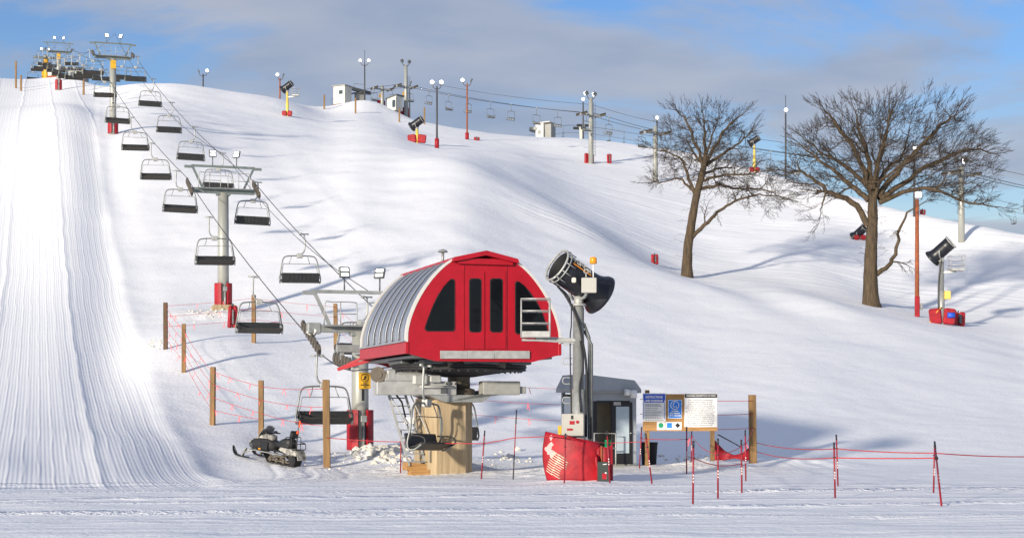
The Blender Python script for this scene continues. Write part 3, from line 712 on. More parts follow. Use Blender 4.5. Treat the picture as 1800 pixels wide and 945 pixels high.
rw = [(905, 498), (907, 494), (911, 494), (920, 501), (931, 513), (943, 530), (952, 548), (959, 568), (962, 582), (958, 587), (908, 587), (905, 583)]
for wp in (lw, rw):
    gk = fpoly('window', wp, 'gasket', dst, .006, .02); fpoly('window_pane', inset(wp, 1.6), 'glass_dark', gk, .028, .006)
for x in (815, 890): fpoly('door_jamb', [(x - .5, 466), (x + .5, 466), (x + .5, 614), (x - .5, 614)], 'red_pad', dst, .006, .02)
for k, (x0, x1) in enumerate(((773, 820), (820.5, 868), (868.5, 930))):
    fpoly('kick_plate', [(x0, 616), (x1, 616.5), (x1, 630), (x0, 630)], 'galv_light', dst, .03, .03)
# underside and machinery
MB().box((0, (VF + VB) / 2, 3.62), (4.3, VB - VF - .2, .08)).build('floor_plate', 'steel_dark', dst)
MB().bar((-2.0, VB - .4, 3.72), (-3.0, VB + .6, 3.4), .08, .1).bar((-2.3, VB, 3.78), (-2.95, VB + .6, 3.42), .05, .08).build('corner_brace', 'red_paint', dst)
for x, y, z, sx_, sy_, sz_ in ((-1.2, -1.6, 3.5, .9, .5, .14), (.1, -1.9, 3.5, 1.1, .4, .16), (1.3, -1.5, 3.5, 1.0, .5, .14), (-1.8, .2, 3.52, .4, 1.6, .16), (1.9, .4, 3.52, .3, 1.5, .14)):
    MB().box((x, y, z), (sx_, sy_, sz_), bev=.03).build('drive_frame', 'steel_dark', dst)
gb = MB()
gb.lathe([(.02, 3.52), (.55, 3.50), (.55, 3.30), (.35, 3.22), (.35, 2.75), (.5, 2.7), (.5, 2.5)], 20)
MB().lathe([(.02, 0), (.2, 0), (.2, .6), (.02, .6)], 12, (1, 0, 0), (-.9, -1.75, 3.46)).build('motor', 'sheave_rim', dst)
MB().lathe([(.02, 0), (.16, 0), (.16, .5), (.02, .5)], 12, (1, 0, 0), (.4, -1.85, 3.46)).build('motor', 'sheave_rim', dst)
gb.build('gearbox', 'sheave_rim', dst)
bw = MB()
bw.lathe([(WR - .10, -.10), (WR, -.09), (WR - .03, 0), (WR, .09), (WR - .10, .10), (WR - .14, 0), (WR - .10, -.10)], 48, (0, 0, 1), (0, 0, 3.36), smooth=False)
bwo = bw.build('bull_wheel', 'rubber', dst)
for k in range(10):
    a = 2 * math.pi * k / 10 + .2
    MB().bar((math.cos(a) * .4, math.sin(a) * .4, 3.22), (math.cos(a) * (WR - .1), math.sin(a) * (WR - .1), 3.36), .10, .12).build('spoke', 'rubber', bwo)
MB().lathe([(.45, 3.08), (.7, 3.12), (WR - .12, 3.30), (WR - .12, 3.33), (.45, 3.2)], 40, smooth=False).build('wheel_web', 'rubber', bwo)
for k in range(44):
    a = 2 * math.pi * k / 44; MB().box((math.cos(a) * (WR - .16), math.sin(a) * (WR - .16), 3.25), (.05, .05, .06)).build('liner_bolt', 'steel_dark', bwo)
bm = MB().box((-1.55, -.55, 2.72), (2.5, .5, .42), bev=.02).build('cross_beam', 'galv_light', dst)
for k in range(3): MB().disc((-.62 + k * .14, -.81, 2.86), (0, 1, 0), .03, .02, 8).build('bolt', 'black', bm)
MB().box((-.7, -.81, 2.68), (.22, .02, .24)).build('access_hatch', 'steel_dark', bm)
MB().box((1.15, -.55, 2.74), (1.2, .5, .42), bev=.02).box((1.86, -.55, 2.68), (.22, .3, .22), bev=.02).build('cross_beam', 'far_grey', dst)
MB().prism([(-1.2, 2.52), (1.1, 2.52), (1.1, 2.7), (.55, 2.3), (-.65, 2.3)], (-.75, 1.2)).build('pillar_head', 'galv', dst)
hd = MB().box((-1.9, -.7, 3.05), (1.4, .3, .30), bev=.06).box((-1.45, -.75, 2.98), (.5, .35, .4), bev=.08).box((-2.35, -.72, 3.12), (.3, .28, .35), bev=.05).box((-1.0, -.8, 3.0), (.35, .3, .22), bev=.03).tube([(-1.5, -.9, 2.76), (-.4, -.9, 2.76)], .035, 8)
hd.build('tension_carriage', 'galv_light', dst)
gw = MB().disc((-2.75, -.75, 3.12), (0.25, 1, 0), .24, .10, 18).disc((-2.75, -.75, 3.12), (.25, 1, 0), .12, .16, 12).build('guide_wheel', 'sheave_rim', dst)
MB().tube([(-2.3, -.6, 2.7), (-1.9, -.3, 2.3), (-1.6, .1, 1.5)], .03, 6).build('hose', 'rubber', dst)
# pillar: chamfered concrete column with a wider foot
def octa(hx, hy, ch): return [(-hx + ch, -hy), (hx - ch, -hy), (hx, -hy + ch), (hx, hy - ch), (hx - ch, hy), (-hx + ch, hy), (-hx, hy - ch), (-hx, -hy + ch)]
oc = octa(.76, .95, .30); cy_ = .55
cv_ = []
for z, k_ in ((-.4, 1), (2.3, 1.0), (2.32, .96), (2.42, .96)): cv_ += [(x * k_ - .36, y * k_ + cy_, z) for x, y in oc]
MB().add(cv_, [tuple(range(7, -1, -1)), tuple(range(24, 32))] + [(l * 8 + i, l * 8 + (i + 1) % 8, l * 8 + 8 + (i + 1) % 8, l * 8 + 8 + i) for l in range(3) for i in range(8)]).build('concrete_pillar', 'concrete', dst)
MB().box((-1.35, .1, .30), (.75, .5, .26), Matrix.Rotation(R(6), 3, 'Y'), bev=.015).box((-1.30, -.05, .08), (.62, .4, .3), bev=.015).build('timber_step', 'plywood', dst)
ld = MB()
la, lb = Vector((-1.95, .15, 2.55)), Vector((-1.35, -.1, .35))
for o_ in (Vector((-.28, -.05, 0)), Vector((.28, .05, 0))): ld.bar(la + o_, lb + o_, .05, .12, (0, 1, 0))
lo = ld.build('stair_ladder', 'galv_light', dst)
for k in range(9):
    q = la.lerp(lb, (k + .5) / 9); MB().box(q, (.56, .22, .035)).build('tread', 'galv', lo)
MB().tube([la + Vector((.33, -.2, .1)), lb + Vector((.33, -.2, .9)), lb + Vector((.33, -.2, .1))], .02, 6).tube([la + Vector((-.33, -.2, .1)), lb + Vector((-.2, -.2, .9))], .02, 6).build('handrail', 'galv_light', lo)
MB().box(la.lerp(lb, .37) + Vector((.1, -.16, 0)), (.3, .02, .2)).build('warning_plate', 'white', lo)

# ---------------------------------------------------------------- fan snow guns
def snow_gun(name, label, base, top, dirv, s=1.0, basket=None, detail=False, foot='galv', rz=0, pole=True):
    """base on the snow; top = height of the trunnion; dirv = the way the nozzle points."""
    g = thing(name, label, 'snow gun', base, 0, 'fan snow guns')
    h = top - base.z
    if pole:
        MB().tube([(0, 0, -.3), (0, 0, h * .45), (0, 0, h * .45 + .01), (0, 0, h - .75 * s)], [.20 * s, .20 * s, .16 * s, .15 * s], 16).build('pole', foot, g)
        MB().tube([(0, 0, h - .75 * s), (0, 0, h - .45 * s)], .13 * s, 12).lathe([(.02, h - .72 * s), (.22 * s, h - .72 * s), (.22 * s, h - .66 * s), (.02, h - .66 * s)], 16).build('swivel', 'galv_light', g)
    dv = Vector(dirv).normalized(); sd = dv.cross(Vector((0, 0, 1))).normalized(); up = sd.cross(dv); c = Vector((0, 0, h))
    y_ = MB()
    for k in (-1, 1): y_.tube(arc([(0, 0, h - .5 * s), c + sd * k * .3 * s - Vector((0, 0, .5 * s)), c + sd * k * .50 * s - Vector((0, 0, .3 * s)), c + sd * k * .50 * s], 4), .045 * s, 8)
    y_.build('yoke', 'galv', g)
    o = [(.34, -.80), (.54, -.86), (.595, -.82), (.58, -.74), (.50, -.62), (.445, -.48), (.43, -.3), (.43, .35), (.44, .72), (.41, .74)]
    MB().lathe([(r_ * s, q * s) for r_, q in o], 32, dv, c).build('barrel', 'gun_black', g, fix=False)
    MB().lathe([(r_ * s, q * s) for r_, q in ((.41, .74), (.385, .70), (.36, .2), (.35, -.6), (.34, -.80))], 28, dv, c).build('barrel_lining', 'rubber', g, fix=False)
    rg = MB(); x_ = dv.orthogonal().normalized(); yy = dv.cross(x_)
    def ring(q, r_): return [c + dv * q * s + (x_ * math.cos(a) + yy * math.sin(a)) * r_ * s for a in np.linspace(0, 2 * math.pi, 29)]
    rg.tube(ring(.78, .47), .030 * s, 6)
    rgo = rg.build('nozzle_ring', 'galv_light', g)
    if detail:
        MB().tube(ring(.66, .49), .018 * s, 6).build('nozzle_ring', 'galv', g)
        for k in range(12):
            a = 2 * math.pi * k / 12; rr3 = (x_ * math.cos(a) + yy * math.sin(a)) * s
            MB().tube([c + dv * .45 * s + rr3 * .47, c + dv * .80 * s + rr3 * .47], .016 * s, 6).build('nozzle_stub', 'galv_light', rgo)
    MB().lathe([(.02, 0), (.13 * s, 0), (.16 * s, .3 * s), (.02, .5 * s)], 12, dv, c - dv * .6 * s).build('fan_hub', 'rubber', g)
    for k in range(6):
        a = 2 * math.pi * k / 6; rr3 = (x_ * math.cos(a) + yy * math.sin(a)); tt = dv.cross(rr3)
        MB().quad(c - dv * .4 * s + rr3 * .1 * s, c - dv * .4 * s + rr3 * .34 * s, c - dv * .3 * s + rr3 * .34 * s + tt * .12 * s, c - dv * .3 * s + rr3 * .1 * s + tt * .06 * s).build('fan_blade', 'steel_dark', g)
    if basket:
        bx, by, bz, w_, d_, hh_ = basket
        pb_ = MB().box((bx, by, bz), (w_, d_, .05)).box((bx, by - d_ / 2, bz + .07), (w_, .02, .14)).box((bx - w_ / 2, by, bz + .07), (.02, d_, .14)).build('basket', 'galv_light', g)
        for px_ in (-1, 1):
            for py_ in (-1, 1): MB().tube([(bx + px_ * w_ / 2, by + py_ * d_ / 2, bz), (bx + px_ * w_ / 2, by + py_ * d_ / 2, bz + hh_)], .022, 6).build('basket_post', 'galv_light', pb_)
        for f in (.35, .68, 1.0):
            q = [(bx + a * w_ / 2, by + b * d_ / 2, bz + hh_ * f) for a, b in ((-1, -1), (1, -1), (1, 1), (-1, 1), (-1, -1))]
            MB().tube(q, .018, 6).build('basket_rail', 'galv_light', pb_)
        MB().bar((bx, by, bz - .05), (0, 0, bz - .12), .14, .14).build('basket_arm', 'galv_light', g)
    return g, c, dv, sd, up
gb_ = AT(1017, 48.2)
gtop = ZR(492, 48.2)
GDV = (-.8, -.42, .51)
mg, c_, dv_, sd_, up_ = snow_gun('snow_gun', 'big black fan snow gun on a tall pole in front of the grey operator hut', gb_, gtop, GDV, 1.02, (-1.22, -.15, ZR(592, 48.2) - gb_.z, .80, .70, 1.05), True)
MB().bar((-1.6, -.1, ZR(597, 48) - gb_.z), (-.1, 0, ZR(598, 48) - gb_.z), .30, .05).build('basket_deck', 'galv_light', mg)
cb = Vector((.26, -.75, ZR(501, 47.4) - gb_.z))
MB().box(cb, (.42, .16, .42), bev=.015).build('control_box', 'box_grey', mg)
MB().tube([cb + Vector((-.08, 0, .2)), cb + Vector((-.08, 0, .33))] , .02, 6).tube([cb + Vector((-.08 + .06 * math.cos(a), 0, .39 + .06 * math.sin(a))) for a in np.linspace(0, 6.3, 11)], .015, 5).build('lifting_eye', 'galv_light', mg)
MB().tube([cb + Vector((.12, 0, .2)), cb + Vector((.12, 0, .62))], .018, 6).build('beacon_stem', 'white', mg)
MB().lathe([(.02, .6), (.10, .6), (.10, .72), (.075, .78), (.02, .79)], 14, at=cb + Vector((.12, 0, 0))).build('beacon', 'amber', mg)
MB().box(cb + Vector((-.42, -.05, .14)), (.12, .08, .14), bev=.02).build('work_lamp', 'cream', mg)
hose = MB()
hose.tube(arc([c_ + dv_ * .5 - up_ * .5, c_ + dv_ * .1 - up_ * .62, Vector((-.05, -.25, cb.z - .9)), Vector((.12, -.2, cb.z - 1.6)), Vector((.22, -.12, 3)), Vector((.2, -.2, 1.2))], 6), .035, 6); hose.build('hose', 'rubber', mg)
MB().tube(arc([c_ + dv_ * .6 - up_ * .45 + sd_ * .1, c_ - up_ * .6, Vector((-.2, .1, cb.z - 1.0)), Vector((-.24, -.05, 3.8)), Vector((-.2, -.1, 1.4))], 6), .018, 6).build('cable', 'rubber', mg)
MB().tube(arc([Vector((.05, -.2, 3.9)), Vector((.12, -.22, 3.2)), Vector((.02, -.22, 2.6)), Vector((.06, -.22, 1.9))], 5), .03, 6).build('cable', 'rubber', mg)
for k, q in enumerate((.30, .37)): MB().tube([(q, .0, .6), (q, .0, 4.0 - k * .2), (.15, .0, 4.4 - k * .2)], .04, 8).build('standpipe', 'steel_dark', mg)
for k in range(5): MB().tube(arc([(-.18, -.02, 1.6 + k * .55), (-.42, -.02, 1.6 + k * .55), (-.42, -.02, 1.76 + k * .55), (-.18, -.02, 1.76 + k * .55)], 3), .014, 6).build('climbing_step', 'galv_light', mg)
cz = ZR(746, 47.8) - gb_.z
cbx = MB().box((-.18, -.32, cz), (.62, .26, .62), bev=.015).build('cabinet', 'box_grey', mg)
MB().box((-.20, -.456, cz + .06), (.14, .01, .10)).box((-.26, -.456, cz - .13), (.16, .01, .06)).build('cabinet_label', 'red_paint', cbx)
MB().box((-.20, -.458, cz + .21), (.06, .02, .10)).build('cabinet_handle', 'black', cbx)
MB().disc((-.05, -.46, cz + .08), (0, 1, 0), .045, .03, 12).build('stop_button', 'red_paint', cbx)
ang = Matrix((dv_ * -1, sd_, up_)).transposed()
# lettering lies on the barrel's side, reading towards the intake
nrm = ((up_ * .55) + (sd_ if sd_.y < 0 else -sd_) * .84).normalized(); xa = -dv_; ya = nrm.cross(xa).normalized()
if ya.z < 0: ya = -ya
rot = Matrix((xa, ya, xa.cross(ya))).transposed().to_euler()
nn = xa.cross(ya)
pl_c = c_ + nn * .46 + dv_ * .24 + ya * .03
lt = text('lettering', 'PoleCat', .20, pl_c, 'cream', mg, rot, bold=.006, width=.62)
text('lettering', 'Super', .10, pl_c + ya * .16 - nn * .02, 'box_grey', mg, rot, width=.36)
om = Matrix((xa, ya, nn)).transposed()
MB().box(pl_c - ya * .12 - nn * .012, (.66, .035, .01), om).build('stripe', 'amber', mg)

# red wrap round the gun's foot: two curved padded sheets
wr = thing('red_wrap', 'tall bulging red padded wrap with pale worn lettering round the snow gun pole', 'crash pad', AT(1017, 47.6), 0, 'red crash pads')
def sheet(ctrl, th, nU=18, nV=10):
    """ctrl: f(u,v)->Vector; closed slab."""
    P = [[ctrl(i / nU, j / nV) for j in range(nV + 1)] for i in range(nU + 1)]; vs_ = []; fs_ = []
    for sg in (0, 1):
        for i in range(nU + 1):
            for j in range(nV + 1):
                a = P[min(i + 1, nU)][j] - P[max(i - 1, 0)][j]; b = P[i][min(j + 1, nV)] - P[i][max(j - 1, 0)]; n_ = a.cross(b).normalized()
                vs_.append(P[i][j] + n_ * th * (sg - .5))
    K = (nU + 1) * (nV + 1); I = lambda i, j: i * (nV + 1) + j
    for i in range(nU):
        for j in range(nV):
            fs_.append((I(i, j), I(i + 1, j), I(i + 1, j + 1), I(i, j + 1))); fs_.append((K + I(i, j), K + I(i, j + 1), K + I(i + 1, j + 1), K + I(i + 1, j)))
    for i in range(nU):
        for j in (0, nV): fs_.append((I(i, j), I(i + 1, j), K + I(i + 1, j), K + I(i, j)))
    for j in range(nV):
        for i in (0, nU): fs_.append((I(i, j), I(i, j + 1), K + I(i, j + 1), K + I(i, j)))
    return MB().add(vs_, fs_, True)
def wrapA(u, v):
    a = R(188 + u * 128); top = 1.34 - .34 * u ** 1.4; bul = .08 * math.sin(v * 3.1) + .03 * math.sin(u * 9 + v * 3)
    r_ = .86 + bul
    return Vector((r_ * math.cos(a) - .04 + .05 * (1 - v), .55 * r_ * math.sin(a) + .1, -.06 + v * (top + .06)))
wa = sheet(wrapA, .07).build('wrap_sheet', 'red_pad', wr)
wb = sheet(lambda u, v: Vector((.50 + u * .44, -.40 + .12 * u + .05 * math.sin(u * 9), -.06 + v * (.92 + .12 * u + .04 * math.sin(7 * u)))), .08, 8, 8).build('wrap_sheet', 'red_pad', wr)
wd = sheet(lambda u, v: Vector((.50 + .04 * math.sin(v * 5), -.36 - .26 * u, -.06 + v * (.80 - .1 * u))), .07, 5, 8).build('wrap_sheet', 'red_pad', wr)
# worn white printing on the wrap, following its curve
def on_wrap(u, v, o=.045):
    e = .004; a = wrapA(u + e, v) - wrapA(u - e, v); b = wrapA(u, v + e) - wrapA(u, v - e); n_ = a.cross(b).normalized()
    if n_.y > 0: n_ = -n_
    return wrapA(u, v) + n_ * o
random.seed(4)
for k in range(20):
    u0 = .12 + .016 * (k % 10) + (.10 if k > 9 else 0); v0 = .08 + .045 * (k % 10) + (0 if k > 9 else .06); ln = random.uniform(.10, .17)
    MB().tube([on_wrap(u0 + f * ln, v0 - f * ln * .75 + .10) for f in np.linspace(0, 1, 5)], .012, 4).build('worn_print', 'cream', wr)
for pu, pv, s_ in ((.20, .90, .05), (.17, .66, .09), (.24, .58, .07), (.22, .76, .05)):
    ce = [(pu + s_ * (1 + .35 * math.sin(3 * a + pu * 30)) * .8 * math.cos(a), pv + s_ * (1 + .3 * math.cos(4 * a)) * math.sin(a)) for a in np.linspace(0, 2 * math.pi, 15)[:-1]]
    MB().quad(*[on_wrap(a, b, .040) for a, b in ce]).build('worn_print', mat('worn_pink', (.80, .38, .36), .7) if 'worn_pink' not in MATS else 'worn_pink', wr)
gs = MB().box((.66, -.68, .24), (.34, .05, .56), Matrix.Rotation(R(-8), 3, 'Z'), bev=.01).build('green_sign', 'dark_green', wr)
MB().box((.68, -.715, .12), (.12, .01, .16)).build('sign_mark', 'red_paint', gs); MB().box((.74, -.712, .19), (.10, .01, .06), Matrix.Rotation(R(20), 3, 'Y')).box((.77, -.712, .08), (.08, .01, .04)).build('sign_mark', 'white', gs); MB().box((.70, -.712, .45), (.12, .01, .02), Matrix.Rotation(R(-6), 3, 'Y')).build('sign_mark', 'white', gs)
MB().tube([(.62, -.42, .3), (.62, -.42, .95)], .03, 8).build('valve_pipe', 'rust', wr)

# ---------------------------------------------------------------- operator hut
hb = AT(1052, 59.0); hz = hb.z - .05
hut = thing('operator_hut', 'grey metal operator hut with open doorway behind the snow gun', 'hut', Vector((hb.x, hb.y, hz)), LR); hut.scale = (.93, .93, 1.12)
hwx, hdy, hh_ = 1.13, .95, 2.32
def hutbox(name, c, sz, m_, p=None, bev=0): return MB().box(c, sz, bev=bev).build(name, m_, p or hut)
hutbox('floor', (0, 0, .06), (2 * hwx, 2 * hdy, .16), 'far_grey')
hutbox('corner_post', (-hwx + .06, -hdy + .06, 1.2), (.12, .12, 2.3), 'hut_grey'); hutbox('corner_post', (-hwx + .06, hdy - .06, 1.2), (.12, .12, 2.3), 'hut_grey')
hutbox('wall', (hwx - .05, 0, 1.2), (.10, 2 * hdy - .01, 2.3), 'hut_grey'); hutbox('wall', (.25, hdy - .05, 1.2), (1.5, .08, 2.3), 'hut_grey'); hutbox('partition', (.1, .1, 1.15), (1.0, .05, 2.1), 'hut_inside')
hutbox('wall', (-.81, hdy - .05, .5), (.6, .08, .9), 'hut_grey'); hutbox('wall', (-hwx + .05, 0, .45), (.10, 2 * hdy - .26, .8), 'hut_grey')
hutbox('wall', (-.80, -hdy + .05, .5), (.5, .1, .9), 'hut_grey'); hutbox('wall', (hwx - .13, -hdy + .05, 1.2), (.25, .1, 2.3), 'hut_grey')
hutbox('lintel', (0.05, -hdy + .05, 2.16), (2.1, .09, .40), 'hut_grey')
for k, (c, sz) in enumerate((((-hwx + .05, 0, 1.5), (.02, 2 * hdy - .26, 1.3)), ((-.82, -hdy + .05, 1.45), (.46, .02, 1.05)), ((-.81, hdy - .05, 1.6), (.58, .02, 1.3)))):
    hutbox('window_pane', c, sz, 'door_glass')
hutbox('door_frame', (-.50, -hdy + .06, 1.05), (.16, .12, 1.95), 'black'); hutbox('door_frame', (.22, -hdy + .05, 2.0), (1.3, .11, .08), 'black')
dr = hutbox('door', (.54, -hdy - .02, 1.05), (.84, .06, 1.88), 'black', bev=.008)
hutbox('door_pane', (.56, -hdy - .055, 1.15), (.52, .012, 1.42), 'door_glass', dr); MB().tube([(.9, -hdy - .06, 1.05), (.9, -hdy - .12, 1.05), (.82, -hdy - .12, 1.05)], .018, 6).build('door_handle', 'galv_light', dr)
hutbox('door_plate', (.35, -hdy - .055, 1.95), (.28, .012, .10), 'box_grey', dr)
rf = MB()
pf = [(-1.28, 2.30), (-1.28, 2.42), (-1.02, 2.84), (1.0, 2.66), (1.26, 2.38), (1.26, 2.30)]
rf.prism(pf, (-hdy - .16, hdy + .16)).build('roof', 'hut_grey', hut)
MB().box((0, -hdy - .17, 2.30), (2.5, .03, .06)).build('roof_drip_edge', 'far_grey', hut)
MB().box((.72, -hdy - .24, 2.30), (.10, .2, .10)).lathe([(.02, 0), (.13, 0), (.13, .24), (.02, .24)], 14, (0, 0, 1), (.90, -hdy - .3, 2.12)).lathe([(.02, 0), (.10, 0), (.10, .2), (.02, .2)], 12, (1, 0, -.1), (.55, -hdy - .28, 2.30)).build('siren', 'white', hut)
rl = MB()
rl.tube([(-.72, -1.45, 0), (-.72, -1.45, 1.05), (.12, -1.45, 1.05), (.12, -1.45, 0)], .03, 8).tube([(-.72, -1.45, .6), (.12, -1.45, .6)], .025, 8).build('guard_rail', 'galv_light', hut)
MB().box((0, -1.3, .02), (2.2, .7, .10)).build('door_step', 'far_grey', hut)
MB().tube(arc([(-.15, .06, 1.9), (-.25, .06, 1.6), (-.12, .06, 1.3), (-.18, .06, .7)], 4), .012, 5).build('wall_cable', 'black', hut)
hutbox('green_case', (.12, -.6, .5), (.2, .25, .7), 'mark_green')
# yellow paddle, bin
yp = GP(1113, 819); ypd = thing('yellow_paddle', 'yellow paddle marker with black characters in front of the hut door', 'marker', yp)
MB().tube([(0.02, 0, -.2), (.0, 0, .55)], .03, 8).build('handle', 'yellow_faded', ypd)
bl_ = MB().box((0, 0, .72), (.15, .03, .52), bev=.01).build('blade', 'yellow', ypd)
MB().prism([(-.045, .86), (.045, .86), (0, .95)], (-.022, -.017)).box((0, -.02, .72), (.05, .006, .20)).box((0, -.02, .55), (.03, .006, .08)).build('blade_lettering', 'black', bl_)
yp2 = AT(984, 47.9); y2_ = thing('yellow_paddle', 'small yellow marker top poking up behind the red wrap', 'marker', yp2)
MB().tube([(0, 0, -.2), (0, 0, 1.3)], .025, 8).build('handle', 'yellow_faded', y2_); MB().box((0, 0, 1.38), (.10, .03, .24), bev=.01).build('blade', 'yellow', y2_)
bn = GP(1141, 817); bo = thing('waste_bin', 'black waste bin between the hut and the sign board', 'bin', bn)
MB().lathe([(.02, -.05), (.25, -.05), (.30, .76), (.315, .77), (.315, .80), (.28, .80), (.24, .1), (.02, .1)], 24).build('barrel', 'rubber', bo)
MB().tube([(.30 * math.cos(a), .30 * math.sin(a), .72) for a in np.linspace(0, 6.283, 25)], .012, 5).build('rim_band', 'black', bo)

# ---------------------------------------------------------------- sign board
sb = AT(1196, 58.5); sbo = thing('sign_board', 'wooden notice board with blue and black warning panels on two timber legs', 'sign', sb, R(2))
S = 58.5 / F
def sxz(px, py): return ((px - 1196) * S, ZR(py, 58.5) - sb.z)
def sbox(name, x0, y0, x1, y1, yy, th, m_, parent=None):
    a, b = sxz(x0, y0), sxz(x1, y1); return MB().box(((a[0] + b[0]) / 2, yy, (a[1] + b[1]) / 2), (abs(b[0] - a[0]), th, abs(a[1] - b[1]))).build(name, m_, parent or sbo)
for x in (1138, 1253): 
    tp = sxz(x, 685 if x < 1200 else 700)[1]; MB().box(((x - 1196) * S, .09, tp / 2 - .15), (.15, .10, tp + .3), bev=.006).build('leg', 'timber', sbo)
bd = sbox('board', 1130, 692, 1261.5, 757, .02, .04, 'plywood')
p1 = sbox('panel', 1129.5, 690.5, 1170, 740, -.012, .016, 'white'); sbox('panel_header', 1130.5, 692, 1169, 703, -.023, .006, 'sign_blue', p1); sbox('panel_header', 1132, 703, 1167.5, 707, -.023, .006, 'sign_blue', p1)
def stext(s_, px, py, hpx, wpx, m_, parent, yy=-.030, bold=.004):
    a = sxz(px, py); return text('lettering', s_, hpx * S * 1.42, (a[0], yy, a[1]), m_, parent, width=wpx * S, bold=bold)
stext('INSTRUCTIONS', 1149.5, 697.5, 4.2, 30, 'white', p1); stext('AND WARNINGS', 1149.5, 704, 3.6, 31, 'white', p1)
for x in (1131.2, 1167.8): sbox('panel_border', x - .4, 707, x + .4, 736, -.022, .004, 'sign_blue', p1)
sbox('panel_border', 1133, 737.4, 1166, 738.2, -.022, .004, 'ink_grey', p1)
random.seed(9)
yy_ = 709.5
for k, n_ in enumerate((3, 1, 1, 2, 2, 2)):
    for j in range(n_):
        x = 1134.0; end = 1164 - random.uniform(0, 6) - (6 if n_ == 1 else 0)
        while x < end - 2:
            w_ = random.uniform(2, 4.5); sbox('print_line', x, yy_, min(x + w_, end), yy_ + .95, -.0215, .003, 'ink_grey', p1); x += w_ + .8
        yy_ += 1.75
    yy_ += 1.5
p2 = sbox('panel', 1174, 702, 1198.5, 735, -.012, .016, 'white'); p2b = sbox('panel_face', 1175, 703, 1197.6, 733.8, -.022, .005, 'mark_blue', p2)
a = sxz(1186, 711.5); MB().tube([(a[0] + 7.2 * S * math.cos(t_), -.028, a[1] + 7.2 * S * math.sin(t_)) for t_ in np.linspace(0, 6.283, 25)], .014, 5).build('ring_mark', 'white', p2)
MB().tube(arc([(a[0] + .02, -.028, a[1] + .11), (a[0] - .05, -.028, a[1] + .05), (a[0] - .05, -.028, a[1] - .04), (a[0] + .0, -.028, a[1] - .08)], 4), .014, 5).tube([(a[0] + .04, -.028, a[1] - .02), (a[0] + .05, -.028, a[1] - .09)], .014, 5).build('seat_symbol', 'white', p2)
stext('LOADING', 1186, 722, 2.2, 12, 'white', p2); stext('SEAT HEIGHT', 1186, 726, 2.2, 18, 'white', p2); stext('18" + 3 INCHES', 1186.5, 730, 2.2, 20, 'white', p2)
p3 = sbox('panel', 1203, 691, 1261, 750, -.012, .016, 'white'); sbox('panel_header', 1203.5, 691.8, 1260.5, 698.5, -.023, .006, 'black', p3); stext('WARNING-ASSUMPTION OF RISKS', 1232, 695.2, 2.7, 52, 'white', p3, bold=.001)
BODY = ['Under Wisconsin law each participant', 'in an alpine sport is considered to have', 'assumed risk or have knowledge of the', 'risk of injury or death to person or injury to', 'property that may result. Under Wisconsin law', 'each participant in an alpine sport has the', 'duty to take the precautions that are necessary', 'to avoid injury or death to person or injury', 'to property. Wisconsin law sets forth certain', 'other limitations on the liability of ski areas', 'operators for injuries or death to persons or', 'injury to property. A complete copy of this', 'law is available for review at the main sign', 'where tickets to this ski area are sold.']
WID = [43, 44, 43, 48, 52, 47, 53, 47, 49, 47, 48, 47, 46, 42]
for k, (l_, w_) in enumerate(zip(BODY, WID)): stext(l_, 1231.5, 702.3 + k * 3.42, 1.9, w_, 'ink_grey', p3, yy=-.0225, bold=.002)
for x0, m_ in ((1154.5, 'mark_green'), (1169.5, 'mark_blue'), (1184, 'black')):
    pn = sbox('marker_panel', x0, 741, x0 + 14, 755, -.012, .016, 'white'); a = sxz(x0 + 7, 747)
    n_, r_, a0 = ((24, 4.5 * S, 0) if m_ == 'mark_green' else (4, 6.3 * S, R(45)) if m_ == 'mark_blue' else (4, 4.6 * S, 0))
    MB().prism([(a[0] + r_ * math.cos(a0 + 2 * math.pi * k / n_), a[1] + r_ * math.sin(a0 + 2 * math.pi * k / n_)) for k in range(n_)], (-.026, -.021)).build('trail_symbol', m_, pn)
# strap and slumped red cloth beside the board
st_ = MB().tube([sb + Vector((1.27, -.05, .98)), GP(1305, 800) + Vector((0, 0, .30))], .022, 6).build('tie_strap', 'black'); tag(st_, 'black strap slanting from the sign board down to the red cloth', 'strap')
cl0 = GP(1290, 812)
def cloth(u, v):
    w_ = .08 + .42 * abs(u * 2 - 1) ** 1.3
    return Vector(((u - .5) * 1.42, -.12 + .12 * math.sin(u * 7) + .10 * (v - .5), .06 + (w_ * 1.25) * v + (.10 if .3 < u < .7 else .0) * (1 - abs(u - .5) * 4) * .8 + (.2 * max(0, .5 - u) if v > .8 else 0)))
rc = sheet(cloth, .05, 22, 6); rco = thing('red_cloth', 'slumped red padding cloth between the sign leg and the timber post', 'crash pad', cl0, 0, 'red crash pads')
rc.build('cloth', 'red_pad', rco)

